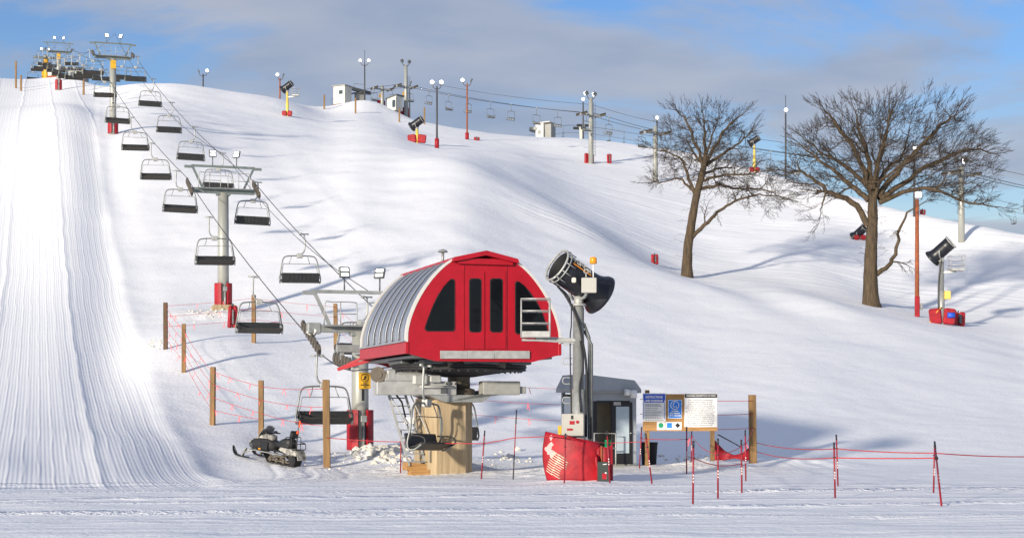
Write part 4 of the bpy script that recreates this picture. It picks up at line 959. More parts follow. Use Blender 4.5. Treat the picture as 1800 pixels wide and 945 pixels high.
# ---------------------------------------------------------------- timber posts
POSTS = [(291, 528, 610, 'timber_dark', 'dark weathered fence post farthest left beside the groomed run'), (323, 565, 650, 'timber', 'fence post second from left along the groomed run'),
         (374, 643, 745, 'timber', 'fence post at the foot of the groomed run, front left corner of the rope fence'), (459, 668, 775, 'timber', 'fence post just behind the snowmobile windshield'),
         (446, 518, 602, 'timber', 'fence post behind the quad chair near tower two'), (590, 533, 612, 'timber', 'fence post behind the crossarm of tower one'),
         (574, 668, 822, 'timber', 'tallest timber post, standing right of the snowmobile'), (1323, 695, 815, 'timber', 'timber post right of the notice board with red rope tied to it')]
TOPS = {}
for x, yt, yb, m_, lab in POSTS:
    p = GP(x, yb); h = (yb - yt) * p.y / F; o = thing('fence_post', lab, 'post', p, R(random.uniform(-8, 8)), 'timber fence posts')
    w_ = .24 if x in (574, 1323) else .19
    MB().box((0, 0, h / 2 - .2), (w_, w_, h + .4), Matrix.Rotation(R(random.uniform(-.8, .8)), 3, 'Y'), bev=.012).build('timber', m_, o)
    MB().tube([((w_ / 2 + .012) * (1 if a % 2 else -1) * 1.0, (w_ / 2 + .012) * (1 if a in (1, 2) else -1), h * .42) for a in (0, 1)] , .008, 4).build('staple', 'steel_dark', o)
    TOPS[x] = (p, h)
def rope(name, label, pts, sag=.12, r_=.014, m_='red_rope', ribbons=0, grp='red boundary ropes'):
    line = []
    for a, b in zip(pts[:-1], pts[1:]):
        L = (b - a).length
        for k in range(8): f = k / 8; line.append(a.lerp(b, f) - Vector((0, 0, sag * L / 8 * 4 * f * (1 - f))))
    line.append(pts[-1])
    o = MB().tube(line, r_, 4).build(name, m_, fix=False); tag(o, label, 'rope', grp)
    for k in range(ribbons):
        f = (k + random.uniform(.2, .8)) / ribbons * (len(line) - 1.01); q = line[int(f)].lerp(line[int(f) + 1], f % 1); b = MB()
        for s_ in (-1, 1):
            dx = random.uniform(-.09, .09) + s_ * .025; L = random.uniform(.14, .30)
            b.quad(q + Vector((-.010, -.01, 0)), q + Vector((.010, -.01, 0)), q + Vector((dx + .010, -.03, -L)), q + Vector((dx - .010, -.02, -L)))
        rb = b.build('ribbon', 'ribbon', o, fix=False)
    return o
def on(x, f, dx=0): p, h = TOPS[x]; return p + Vector((dx, -.12, h * f))
lv = ('top', 'second', 'third', 'lowest')
for j, f in enumerate((.92, .70, .48, .26)):
    rope('boundary_rope', '%s red rope along the posts from the groomed run to the tall post' % lv[j], [on(291, f), on(323, f - .04), on(374, f), on(459, f - .02), on(574, f * .98)] if j < 3 else [on(291, f), on(323, f), on(374, f), on(459, f + .1)], .09, .010, ribbons=(9, 10, 9, 5)[j])
    if j < 3:
        rope('boundary_rope', '%s thin red rope across the slope behind tower two' % lv[j], [on(291, f), on(446, f), on(590, f)], .05, .008, ribbons=4)
        e_ = P3(1140, 690 + j * 38, 64)
        rope('boundary_rope', '%s thin red rope behind the concrete pillar towards the hut' % lv[j], [on(590, f), P3(760, 668 + j * 26, 70), P3(985, 683 + j * 28, 65)], .06, .008, ribbons=5)

# ---------------------------------------------------------------- marker stakes
STK = [(705, 757, 704, 833, 0, 'red stake before the stair ladder, left of the concrete pillar'), (852, 757, 846, 842, 0, 'red stake leaning just right of the concrete pillar'), (908, 720, 902, 843, 1, 'tall thin stake, black at both ends, between pillar and red wrap'),
       (994, 762, 992, 850, 0, 'red stake standing against the red wrap'), (1067, 757, 1072, 850, 0, 'red stake at the right edge of the red wrap'), (1128, 750, 1124, 824, 0, 'red stake in front of the black bin, leaning right'), (1135, 762, 1146, 850, 0, 'red stake leaning left in front of the black bin'),
       (1207, 750, 1207, 832, 0, 'red stake under the middle of the notice board'), (1216, 748, 1215, 820, 0, 'red stake close behind another under the notice board'), (1219, 775, 1218, 885, 0, 'nearest red stake, lowest in the picture'), (1262, 771, 1262, 875, 0, 'red stake in front of the right sign leg'),
       (1303, 773, 1304, 865, 0, 'red stake in front of the red cloth'), (1310, 756, 1311, 845, 0, 'red stake between red cloth and timber post'), (1466, 778, 1468, 875, 0, 'front stake of the pair in open snow'), (1470, 764, 1473, 855, 0, 'rear stake of the pair in open snow'),
       (1643, 776, 1641, 868, 0, 'upright stake of the crossed pair at far right'), (1643, 777, 1655, 890, 0, 'slanting stake of the crossed pair at far right')]
STOP = {}
for i, (xt, yt, xb, yb, blk, lab) in enumerate(STK):
    p = GP(xb, yb); dt = p.y + (0 if i != 16 else 3.0); tp = P3(xt, yt, dt); o = thing('marker_stake', lab, 'stake', p, 0, 'red marker stakes'); v = tp - p
    r_ = .021 if not blk else .016
    MB().tube([v * -.08, v * .5, v], [r_, r_, r_ * .9], 8).build('shaft', 'red_pole', o)
    if blk: MB().tube([v * -.02, v * .36], r_ * 1.15, 8).tube([v * .8, v * 1.005], r_ * 1.15, 8).build('black_band', 'black_pole', o)
    else:
        MB().tube([v * .90, v * 1.01], r_ * 1.08, 8).build('black_tip', 'black_pole', o)
        MB().tube([v * .73, v * .745], r_ * 2.0, 8).build('rope_clip', 'black_pole', o)
        if i not in (0, 3):
            for k in range(3): MB().box(v * (.36 + k * .05) + Vector((0, -r_ * 1.02, 0)), (r_ * 1.0, .006, .035), Matrix.Rotation(random.uniform(-.5, .5), 3, 'Y')).build('print_mark', 'white', o)
    STOP[i] = (p, v)
def sp(i, f): p, v = STOP[i]; return p + v * f
p13 = TOPS[1323]
rope('boundary_rope', 'red rope from the tall post past the pillar stakes to the hut', [on(574, .34), sp(0, .74), sp(1, .74), sp(2, .6), sp(3, .98), P3(1070, 778, 57), P3(1140, 775, 57)], .03, .013)
rope('boundary_rope', 'upper red rope at far right running out of the picture', [p13[0] + Vector((.13, 0, p13[1] * .30)), sp(14, .73), sp(15, .78), P3(1820, 802, 44)], .05, .013)
rope('boundary_rope', 'lower red rope between timber post and crossed stakes', [p13[0] + Vector((.13, 0, p13[1] * .17)), sp(13, .73), sp(16, .74)], .04, .013)
for j, (ya, yb) in enumerate(((703, 704), (729, 727), (755, 752))):
    rope('boundary_rope', '%s dark rope from notice board to the timber post' % lv[j], [P3(1125, ya - 2, 60), P3(1200, ya + 1, 60.4), p13[0] + Vector((0, -.13, ZR(yb, p13[0].y) - p13[0].z))], .03, .010)
rope('boundary_rope', 'red rope sagging below the notice board through the stakes', [sp(5, .72), sp(7, .74), sp(8, .74), sp(10, .74), sp(12, .74), p13[0] + Vector((0, -.14, p13[1] * .52))], .05, .011, ribbons=2)
rope('boundary_rope', 'low red rope between the front stakes by the red cloth', [sp(9, .73), sp(10, .55), sp(11, .55), sp(12, .35)], .05, .011)

# ---------------------------------------------------------------- snowmobile
sp_ = GP(482, 814); sm_ = thing('snowmobile', 'black and silver snowmobile parked left of the tall timber post', 'snowmobile', sp_, R(140), None); sm_.scale = (.86, .86, 1.0)
hv_ = Vector((math.cos(R(140)), math.sin(R(140)), 0)); zf = Hz(*(sp_ + hv_ * 1.4)[:2]); zr = Hz(*(sp_ - hv_ * .9)[:2]); sm_.rotation_euler = (0, -math.atan2(zf - zr, 2.3), R(140)); sm_.location.z = zr + (zf - zr) * .9 / 2.3 + .02
# local axes: x forwards, y to its left (towards the viewer after turning), z up
def body(prof, wd, m_, name, par=None, sm=True):
    """prof: list of (x, zlow, zhigh, halfwidth) sections -> rounded hull."""
    vs_ = []; n_ = 12
    for x, z0, z1, hw in prof:
        for j in range(n_):
            a = 2 * math.pi * j / n_; cx, cz = math.cos(a), math.sin(a)
            sx2 = math.copysign(abs(cx) ** .6, cx); sz2 = math.copysign(abs(cz) ** .6, cz)
            vs_.append((x, sx2 * hw, (z0 + z1) / 2 + sz2 * (z1 - z0) / 2))
    k = len(prof); fs_ = [(i * n_ + j, i * n_ + (j + 1) % n_, (i + 1) * n_ + (j + 1) % n_, (i + 1) * n_ + j) for i in range(k - 1) for j in range(n_)] + [tuple(range(n_ - 1, -1, -1)), tuple(range((k - 1) * n_, k * n_))]
    return MB().add(vs_, fs_, sm).build(name, m_, par or sm_)
body([(-.1, .40, .72, .26), (.3, .36, .82, .32), (.75, .33, .80, .38), (1.1, .34, .72, .36), (1.32, .38, .62, .28), (1.38, .42, .56, .2)], 0, 'rubber', 'cowling')
hd_ = body([(.10, .74, .94, .16), (.45, .74, .98, .24), (.85, .70, .86, .26), (1.2, .62, .70, .20)], 0, 'snow_dusted', 'hood')
for s_ in (-1, 1):
    MB().box((1.28, s_ * .22, .60), (.16, .14, .10), Matrix.Rotation(s_ * R(-25), 3, 'Z'), bev=.03).build('headlight', 'galv_light', sm_)
    MB().box((.35, s_ * .36, .55), (.5, .03, .30), bev=.012).build('side_panel', 'black', sm_)
    for k in range(5): MB().box((1.02 + k * .055, s_ * (.365 - k * .012), .50), (.03, .02, .13), Matrix.Rotation(R(15), 3, 'Y')).build('grille_slot', 'steel_dark', sm_)
    MB().box((.55, s_ * .375, .42), (.12, .02, .05)).build('amber_mark', 'amber', sm_)
    MB().bar((.9, s_ * .36, .34), (-.9, s_ * .38, .36), .16, .03).build('running_board', 'galv', sm_)
    # ski
    y = s_ * .52
    sk = MB()
    pts = [(1.02, .04), (1.2, .02), (1.55, .02), (1.8, .05), (1.95, .16), (2.03, .32)]
    vs_ = []
    for i, (x, z) in enumerate(pts):
        hw = (.06, .075, .075, .075, .065, .03)[i]
        vs_ += [(x, y - hw, z), (x, y + hw, z), (x, y + hw, z + .045), (x, y - hw, z + .045)]
    sk.add(vs_, [(i * 4 + j, i * 4 + (j + 1) % 4, i * 4 + 4 + (j + 1) % 4, i * 4 + 4 + j) for i in range(5) for j in range(4)] + [(3, 2, 1, 0), (20, 21, 22, 23)])
    sko = sk.build('ski', 'rubber', sm_)
    MB().tube(arc([(2.03, y, .33), (1.98, y, .36), (1.85, y, .24), (1.72, y, .10)], 4), .016, 6).build('ski_loop', 'rubber', sko)
    MB().bar((1.42, y, .06), (1.30, s_ * .42, .36), .07, .10, (0, 1, 0)).tube([(1.35, s_ * .5, .16), (1.05, s_ * .25, .42)], .028, 6).tube([(1.28, s_ * .5, .2), (.85, s_ * .25, .38)], .025, 6).build('ski_leg', 'galv', sm_)
ws = MB()
wv = []
for i in range(9):
    a = R(-75 + 150 * i / 8)
    for j, (rr, z, x0) in enumerate(((.33, .80, .72), (.36, .98, .58), (.34, 1.12, .46), (.24, 1.26, .36))):
        wv.append((x0 + .16 * math.cos(a) * (1 if j < 3 else .6), rr * math.sin(a), z - (.10 * abs(math.sin(a)) ** 3 if j == 3 else 0)))
ws.add(wv, [(i * 4 + j, i * 4 + 4 + j, i * 4 + 5 + j, i * 4 + 1 + j) for i in range(8) for j in range(3)], True)
wso = ws.build('windshield', 'smoke_shield', sm_, fix=False); md = wso.modifiers.new('thick', 'SOLIDIFY'); md.thickness = .012
MB().tube(arc([(.22, -.40, .99), (.30, -.2, 1.0), (.36, 0, .98), (.30, .2, 1.0), (.22, .40, .99)], 4), .024, 8).tube([(.36, 0, .98), (.5, 0, .8)], .03, 6).build('handlebar', 'black', sm_)
for s_ in (-1, 1): MB().box((.34, s_ * .24, 1.03), (.12, .16, .08), bev=.02).build('hand_guard', 'black', sm_)
body([(-1.0, .58, .80, .22), (-.7, .56, .80, .24), (-.3, .56, .76, .22), (.05, .56, .74, .16)], 0, 'chair_black', 'seat')
body([(-1.05, .62, .92, .22), (-.85, .62, .96, .25), (-.55, .62, .90, .24), (-.42, .62, .84, .2)], 0, 'chair_black', 'rear_seat')
MB().box((-1.05, 0, 1.10), (.16, .46, .28), Matrix.Rotation(R(-10), 3, 'Y'), bev=.07).build('backrest', 'chair_black', sm_)
rk = MB()
for s_ in (-1, 1): rk.tube(arc([(-.75, s_ * .26, .90), (-.95, s_ * .27, 1.0), (-1.18, s_ * .26, .98), (-1.22, s_ * .26, .62), (-1.5, s_ * .24, .62), (-1.5, s_ * .24, .82), (-1.22, s_ * .25, .84)], 3), .017, 6)
rk.tube([(-1.5, -.24, .82), (-1.5, .24, .82)], .017, 6).tube([(-1.5, -.24, .62), (-1.5, .24, .62)], .017, 6).build('rear_rack', 'black', sm_)
tn = MB().prism([(-1.52, .40), (-1.44, .60), (-.55, .60), (-.45, .50), (-.95, .40)], (-.24, .24)).build('tunnel', 'snow_dusted', sm_)
MB().box((-1.58, 0, .40), (.03, .46, .30), Matrix.Rotation(R(22), 3, 'Y')).build('snow_flap', 'snow_dusted', sm_)
tk = []; path = [(-1.42, .20), (-1.36, .08), (-1.24, .02), (-.6, .0), (.1, .0), (.28, .05), (.62, .34), (.60, .44), (.45, .48), (-1.2, .40), (-1.38, .32)]
path = [(q.x, q.z) for q in arc([(a, 0, b) for a, b in path + [path[0]]], 3)][:-1]
n_ = len(path); vs_ = []
for sc2 in (1, .86):
    cx = sum(a for a, b in path) / n_; cz_ = sum(b for a, b in path) / n_
    for x, z in path: vs_ += [(cx + (x - cx) * (1 if sc2 == 1 else .955), -.20, cz_ + (z - cz_) * sc2), (cx + (x - cx) * (1 if sc2 == 1 else .955), .20, cz_ + (z - cz_) * sc2)]
fs_ = []
for i in range(n_):
    j = (i + 1) % n_; o2 = 2 * n_
    fs_ += [(2 * i, 2 * j, 2 * j + 1, 2 * i + 1), (o2 + 2 * i, o2 + 2 * i + 1, o2 + 2 * j + 1, o2 + 2 * j), (2 * i, o2 + 2 * i, o2 + 2 * j, 2 * j), (2 * i + 1, 2 * j + 1, o2 + 2 * j + 1, o2 + 2 * i + 1)]
tko = MB().add(vs_, fs_).build('track', 'rubber', sm_)
for i in range(0, n_, 1):
    x, z = path[i]; MB().box((cx + (x - cx) * 1.015, 0, cz_ + (z - cz_) * 1.06), (.03, .40, .03)).build('track_lug', 'rubber', tko)
for x, z, r_ in ((-1.22, .20, .15), (-.75, .12, .085), (-.35, .12, .085), (.05, .13, .09)):
    for s_ in (-1, 1): MB().disc((x, s_ * .19, z), (0, 1, 0), r_, .05, 16).disc((x, s_ * .215, z), (0, 1, 0), r_ * .45, .03, 10).build('bogie_wheel', 'sheave_rim' if r_ < .14 else 'rubber', sm_)
for s_ in (-1, 1): MB().bar((-1.1, s_ * .17, .10), (.2, s_ * .17, .10), .03, .05).bar((-.8, s_ * .17, .12), (-.3, s_ * .17, .36), .04, .05).bar((-.2, s_ * .17, .12), (.25, s_ * .17, .36), .04, .05).bar((-.9, s_ * .18, .30), (-.1, s_ * .18, .24), .05, .07).build('suspension_rail', 'sheave_rim', sm_)
fl = MB().tube([(-1.45, .2, .6), (-1.46, .2, 1.15)], .026, 6).tube([(-1.46, .2, 1.15), (-1.47, .2, 1.62)], .018, 6).build('flag_mast', 'black', sm_)
MB().box((-1.51, .2, 1.53), (.10, .015, .22), bev=.005).build('flag', 'orange_flag', sm_, 'orange flag on the rear mast')
MB().lathe([(.02, 1.18), (.055, 1.18), (.045, 1.28), (.02, 1.29)], 10, at=(-1.46, .2, 0)).build('flag_base', 'orange_flag', sm_)

# ---------------------------------------------------------------- snow rubble (nobody could count it)
random.seed(21)
rb = MB()
def chunk(p, s_):
    vs_ = []; ic = [(0, 0, 1), (.9, 0, .45), (.28, .85, .45), (-.72, .53, .45), (-.72, -.53, .45), (.28, -.85, .45), (.72, .53, -.45), (-.28, .85, -.45), (-.9, 0, -.45), (-.28, -.85, -.45), (.72, -.53, -.45), (0, 0, -1)]
    fs_ = [(0, 1, 2), (0, 2, 3), (0, 3, 4), (0, 4, 5), (0, 5, 1), (1, 6, 2), (2, 7, 3), (3, 8, 4), (4, 9, 5), (5, 10, 1), (6, 7, 2), (7, 8, 3), (8, 9, 4), (9, 10, 5), (10, 6, 1), (6, 11, 7), (7, 11, 8), (8, 11, 9), (9, 11, 10), (10, 11, 6)]
    e = Matrix.Rotation(random.uniform(0, 6), 3, 'Z')
    for q in ic: vs_.append(p + e @ Vector((q[0] * s_ * random.uniform(.65, 1.5), q[1] * s_ * random.uniform(.6, 1.3), q[2] * s_ * random.uniform(.45, 1.0))))
    rb.add(vs_, fs_)
for px0, px1, py, n_, smax in ((622, 712, 806, 130, .20), (640, 700, 800, 50, .24), (545, 640, 815, 90, .05), (700, 750, 825, 30, .07), (826, 960, 812, 40, .08), (870, 905, 800, 10, .18), (1160, 1290, 806, 50, .09), (330, 420, 556, 60, .10), (255, 300, 600, 60, .08)):
    for _ in range(n_):
        x = random.gauss((px0 + px1) / 2, (px1 - px0) / 4); p = GP(x, py + random.gauss(0, 5)); s_ = smax * random.uniform(.3, 1) ** 1.5
        chunk(p + Vector((0, 0, s_ * .25)), s_)
ro = rb.build('snow_rubble', 'snow_chunk'); tag(ro, 'broken lumps of snow strewn around the tower and pillar', 'snow', kind='stuff')

# ---------------------------------------------------------------- two bare oaks
def oak(label, d_, trunk, limbs, seed, rb, reach):
    rnd_ = random.Random(seed); base = GP(*trunk[0]); dd = base.y
    def W(px, py, o=0): return Vector(((px - PX0) / F * dd, o, ZR(py, dd) - base.z)) - Vector((base.x, 0, 0))
    t_ = thing('oak_tree', label, 'tree', base)
    tm = MB(); pts = [W(*p) for p in trunk]; pts[0].z -= .4
    P = arc(pts, 4); n_ = len(P); P0, N0 = P, n_
    rad = [rb * (1 - .42 * i / (n_ - 1)) * (1 + .55 * math.exp(-i / 1.3)) for i in range(n_)]
    # bark ridges: an uneven ring
    k0 = len(tm.v); tm.tube(P, rad, 16)
    for i in range(k0, len(tm.v)):
        v = Vector(tm.v[i]); j = (i - k0) % 16; tm.v[i] = tuple(v + Vector((rnd_.uniform(-1, 1), rnd_.uniform(-1, 1), 0)) * rb * .06)
    br = MB(); tw = MB(); nodes = []
    cen = W(*trunk[-1]) + Vector((0, 0, 2.5))
    def grow(p, dr, L, r0, lev):
        """A wandering branch with side shoots."""
        seg = 5 if lev < 3 else 3; pts = [p]; d2 = dr.normalized()
        for k in range(seg):
            wob = Vector((rnd_.gauss(0, 1), rnd_.gauss(0, 1), rnd_.gauss(0, .8))) * (.17 if lev < 3 else .17)
            out_ = (pts[-1] - cen); out_.normalize()
            d2 = (d2 + wob + out_ * .20 + Vector((0, 0, .09))).normalized(); pts.append(pts[-1] + d2 * L / seg)
        rs = [r0 * (1 - .62 * k / seg) for k in range(seg + 1)]
        (br if lev < 3 else tw).tube(pts, rs, 6 if lev < 2 else 4 if lev < 3 else 3, cap=False)
        if lev >= 5 or L < .22: return
        nch = {1: 8, 2: 5, 3: 3, 4: 2}.get(lev, 2)
        for k in range(nch):
            f = .22 + .78 * (k + rnd_.random()) / nch; i = min(int(f * seg), seg - 1); q = pts[i].lerp(pts[i + 1], f * seg - i); tt = (pts[i + 1] - pts[i]).normalized()
            s_ = Vector((rnd_.gauss(0, 1), rnd_.gauss(0, 1), rnd_.gauss(.15, 1))); s_ = (s_ - tt * s_.dot(tt)).normalized(); a = rnd_.uniform(.4, .9)
            nl = L * rnd_.uniform(.36, .62) * (1.1 - .3 * f); nr = max(.0115, rs[i] * .58)
            grow(q, tt * math.cos(a) + s_ * math.sin(a), nl, nr, lev + 1)
        grow(pts[-1], d2, L * .5, max(.0115, rs[-1]), lev + 1)
    def limb(px, r0, dep, lev=1, dense=1.0):
        pts = [W(*p) for p in px]; n0 = len(pts)
        for k in range(n0): pts[k].y += dep * (k / (n0 - 1)) ** 1.2
        if dense < .5 * .9 and nodes:
            near_ = min(nodes, key=lambda q: (q[0].x - pts[0].x) ** 2 + (q[0].z - pts[0].z) ** 2)[0]; sh = near_ - pts[0]
            if px[0][1] < 400: pts = [q + sh for q in pts]
        P = arc(pts, 4); n_ = len(P); L = sum((P[i + 1] - P[i]).length for i in range(n_ - 1))
        for k in range(1, n_): P[k] += Vector((rnd_.gauss(0, .06), rnd_.gauss(0, .10), rnd_.gauss(0, .06)))
        rs = [r0 * 1.0 * (1 - .82 * (k / (n_ - 1)) ** .9) for k in range(n_)]
        br.tube(P, rs, 8, cap=False); nodes.extend(zip(P[2:], rs[2:]))
        nch = int(max(3, L * 1.75 * dense))
        for k in range(nch):
            f = .20 + .8 * (k + rnd_.random()) / nch; i = min(int(f * (n_ - 1)), n_ - 2); q = P[i].lerp(P[i + 1], f * (n_ - 1) - i); tt = (P[i + 1] - P[i]).normalized()
            s_ = Vector((rnd_.gauss(0, 1), rnd_.gauss(0, 1.1), rnd_.gauss(.35, .9))); s_ = (s_ - tt * s_.dot(tt)).normalized(); a = rnd_.uniform(.45, 1.0)
            grow(q, tt * math.cos(a) + s_ * math.sin(a), reach * rnd_.uniform(.55, 1.0) * (1.15 - .5 * f), max(.02, rs[i] * .42), 2)
        grow(P[-1], (P[-1] - P[-2]), reach * .6, rs[-1], 2)
    for l in LIMBS[label]: limb(*l[:3], dense=l[3] * .55)
    # fill the crown: branches reach out to points spread through its volume
    poly = CROWN[label]; xs_ = [p_[0] for p_ in poly]; ys_ = [p_[1] for p_ in poly]; cxp = (min(xs_) + max(xs_)) / 2
    def inside(x, y):
        r_ = False; j = len(poly) - 1
        for i in range(len(poly)):
            (xi, yi), (xj, yj) = poly[i], poly[j]
            if (yi > y) != (yj > y) and x < (xj - xi) * (y - yi) / (yj - yi) + xi: r_ = not r_
            j = i
        return r_
    tg = []
    while len(tg) < NT[label]:
        x = rnd_.uniform(min(xs_), max(xs_)); y = rnd_.uniform(min(ys_), max(ys_))
        if not inside(x, y): continue
        k = max(0, 1 - ((x - cxp) / ((max(xs_) - min(xs_)) / 2)) ** 2) ** .5; tg.append(W(x, y, rnd_.uniform(-1, 1) * 5.2 * k))
    fork = W(*trunk[-1]); tg.sort(key=lambda q: (q - fork).length)
    arr = np.array([tuple(a) for a, b_ in nodes]); rr4 = [b_ for a, b_ in nodes]
    for q in tg:
        ds = np.linalg.norm(arr - np.array(tuple(q)), axis=1) + np.maximum(0, arr[:, 2] - q.z) * .8; i = int(np.argmin(ds)); a = Vector(arr[i]); L = (q - a).length
        if L < .3: continue
        out_ = (a - fork); out_ = out_.normalized() if out_.length > .3 else Vector((0, 0, 1))
        m1 = a.lerp(q, .35) + out_ * L * .18 + Vector((rnd_.gauss(0, .06), rnd_.gauss(0, .06), rnd_.gauss(0, .06))) * L; m2 = a.lerp(q, .7) + out_ * L * .12 + Vector((rnd_.gauss(0, .05), rnd_.gauss(0, .05), rnd_.gauss(0, .05))) * L
        P2 = arc([a, m1, m2, q], 3); r_ = min(rr4[i] * .85, .036 + .036 * L); n2 = len(P2); rs = [max(.014, r_ * (1 - .7 * k / (n2 - 1))) for k in range(n2)]
        br.tube(P2, rs, 5, cap=False)
        arr = np.vstack([arr, [tuple(p_) for p_ in P2[2:]]]); rr4 += rs[2:]
        for k in range(3):
            j = rnd_.randint(n2 // 3, n2 - 2); tt = (P2[j + 1] - P2[j]).normalized(); s_ = Vector((rnd_.gauss(0, 1), rnd_.gauss(0, 1), rnd_.gauss(.2, 1))); s_ = (s_ - tt * s_.dot(tt)).normalized()
            grow(P2[j], tt * .7 + s_ * .7, rnd_.uniform(.5, 1.0), max(.011, rs[j] * .5), 3)
        grow(q, (P2[-1] - P2[-2]), rnd_.uniform(.5, .9), .012, 3)
    # epicormic shoots on the stem
    for k in range(26):
        i = rnd_.randint(3, N0 - 4); a = rnd_.uniform(0, 6.28); q = P0[i] + Vector((math.cos(a), math.sin(a), 0)) * rad[i] * .9
        grow(q, Vector((math.cos(a), math.sin(a), .5)), rnd_.uniform(.5, 1.0), .012, 4)
    tm.build('trunk', 'bark', t_, fix=False); br.build('crown', 'bark', t_, fix=False); tw.build('twigs', 'twig', t_, fix=False)
    return t_
LA = 'smaller bare oak with a low right limb, left of the two'; LB = 'larger bare oak with a broad spreading crown at right'
CROWN = {LB: [(1380, 300), (1395, 250), (1430, 216), (1470, 190), (1540, 175), (1600, 178), (1660, 195), (1708, 220), (1742, 252), (1750, 300), (1742, 366), (1690, 360), (1640, 342), (1590, 332), (1540, 330), (1490, 338), (1440, 340), (1400, 315)],
 LA: [(1142, 320), (1143, 268), (1170, 217), (1203, 193), (1240, 185), (1285, 197), (1314, 226), (1332, 262), (1380, 310), (1392, 350), (1370, 368), (1330, 358), (1290, 342), (1262, 322), (1225, 318), (1190, 316), (1160, 322)]}
NT = {LA: 240, LB: 430}
LIMBS = {
 LB: [([(1526, 396), (1497, 356), (1457, 344), (1430, 320), (1400, 306), (1378, 312)], .27, -2.0, 1), ([(1450, 345), (1441, 372), (1436, 392)], .09, -.3, .7), ([(1527, 352), (1500, 326), (1470, 300), (1440, 272), (1412, 252)], .24, 1.5, 1),
      ([(1527, 330), (1510, 282), (1482, 244), (1455, 212), (1440, 200)], .24, -1.8, 1), ([(1531, 335), (1524, 272), (1512, 228), (1506, 198)], .25, .5, 1), ([(1536, 335), (1550, 272), (1560, 228), (1572, 196)], .25, 1.2, 1),
      ([(1543, 345), (1585, 292), (1625, 250), (1655, 220), (1676, 206)], .25, -1.2, 1), ([(1545, 350), (1600, 312), (1660, 277), (1710, 260), (1748, 262)], .24, 1.5, 1), ([(1545, 356), (1600, 336), (1640, 336), (1690, 358), (1742, 368)], .2, -1.8, 1),
      ([(1541, 482), (1570, 456), (1578, 412), (1592, 376), (1614, 363)], .2, -.8, .35), ([(1535, 330), (1540, 280), (1545, 245), (1541, 210)], .2, -4.5, 1), ([(1537, 335), (1560, 300), (1600, 262), (1625, 205)], .2, 4.5, 1), ([(1530, 335), (1495, 290), (1460, 262), (1430, 228)], .2, 4.5, 1), ([(1536, 350), (1545, 320), (1575, 296), (1610, 285)], .17, -5, 1)],
 LA: [([(1211, 424), (1238, 396), (1262, 372), (1290, 356), (1330, 345), (1372, 352)], .2, -1.2, .75), ([(1229, 332), (1265, 325), (1300, 330), (1340, 330), (1380, 345)], .16, 1.2, 1), ([(1231, 318), (1262, 309), (1310, 309), (1352, 303)], .15, -1.5, 1),
      ([(1222, 342), (1208, 306), (1198, 282), (1170, 270), (1146, 264)], .16, -.8, 1), ([(1236, 292), (1220, 242), (1202, 205), (1188, 190)], .17, 1, 1), ([(1239, 288), (1238, 236), (1237, 205)], .18, -.5, 1),
      ([(1241, 288), (1265, 242), (1288, 212), (1306, 200)], .17, .8, 1), ([(1242, 290), (1278, 266), (1306, 247), (1322, 230)], .16, -1.2, 1), ([(1218, 335), (1192, 312), (1166, 320), (1148, 316)], .12, 1.2, 1), ([(1238, 295), (1245, 255), (1255, 220)], .15, -3.8, 1), ([(1238, 295), (1222, 262), (1212, 232)], .15, 3.8, 1), ([(1236, 305), (1268, 290), (1300, 285)], .14, 3.5, 1)],
}
oak(LA, 130, [(1207, 486), (1209, 440), (1216, 390), (1224, 345), (1233, 310), (1239, 286)], LIMBS[LA], 3, .42, 1.75)
oak(LB, 120, [(1532, 537), (1530, 485), (1532, 425), (1534, 385), (1534, 336)], LIMBS[LB], 7, .56, 2.05)

# ---------------------------------------------------------------- lamp posts
def lamp_post(label, px, yt, d_, heads, m_='pole_dark', pad=False, mast_top=None, base=None, r_=.10):
    b = AT(px, d_) if base is None else base; h = ZR(yt, b.y) - b.z; o = thing('lamp_post', label, 'lamp post', b, 0, 'floodlight posts on the hill')
    MB().tube([(0, 0, -.4), (0, 0, h)], [r_ * 1.25, r_], 10).build('pole', m_, o)
    for sx_, on_, k in heads:
        a = MB().tube(arc([(0, 0, h - .35), (sx_ * .45, 0, h - .2), (sx_ * .62, 0, h + .2)], 3), .05, 6).build('arm', 'pole_dark', o)
        q = Vector((sx_ * .68, -.05, h + .45)); rt = Matrix.Rotation(R(25 * (1 if sx_ > 0 else -1)), 3, 'Y')
        MB().box(q, (.20 if not on_ else .46, .32, .50), rt, bev=.06).build('lamp_head', 'steel_dark', a)
        if on_: MB().lathe([(.02, .20), (.18, .17), (.22, .10), (.22, .0), (.02, .0)], 12, (0, -1, -.15), q + Vector((0, -.16, 0))).build('lamp_lens', 'lamp_on', a)
    if pad: MB().lathe([(.02, 0), (.26, 0), (.26, pad), (.02, pad)], 10).build('red_pad', 'red_pad', o)
    if mast_top: MB().tube([(0, 0, h), (0, 0, h + mast_top)], .045, 5).build('antenna', 'pole_dark', o)
    return o
lamp_post('double lamp post on the skyline right of the main lift, one lamp lit', 357, 130, 262, ((-1, 0, 0), (1, 1, 0)))
lamp_post('lamp post on the skyline beside the first ridge snow gun', 492, 137, 262, ((-.5, 1, 0), (.8, 0, 0)), m_='rust')
lamp_post('tall lamp post with antenna behind the white station hut', 641, 112, 277, ((-1, 1, 0), (1, 1, 0)), mast_top=2.2)
lamp_post('thin lamp pole right of the ridge booth', 720, 150, 276, ((.3, 0, 0),))
lamp_post('lamp post with two lit lamps and red pad at the knoll top', 768, 152, 182, ((-.8, 1, 0), (.8, 1, 0)), base=GP(768, 261), pad=1.1)
lamp_post('reddish lamp post right of the knoll with one lit lamp', 821, 147, 226, ((-.9, 1, 0), (.9, 0, 0)), m_='rust', base=GP(821, 244), pad=.9)
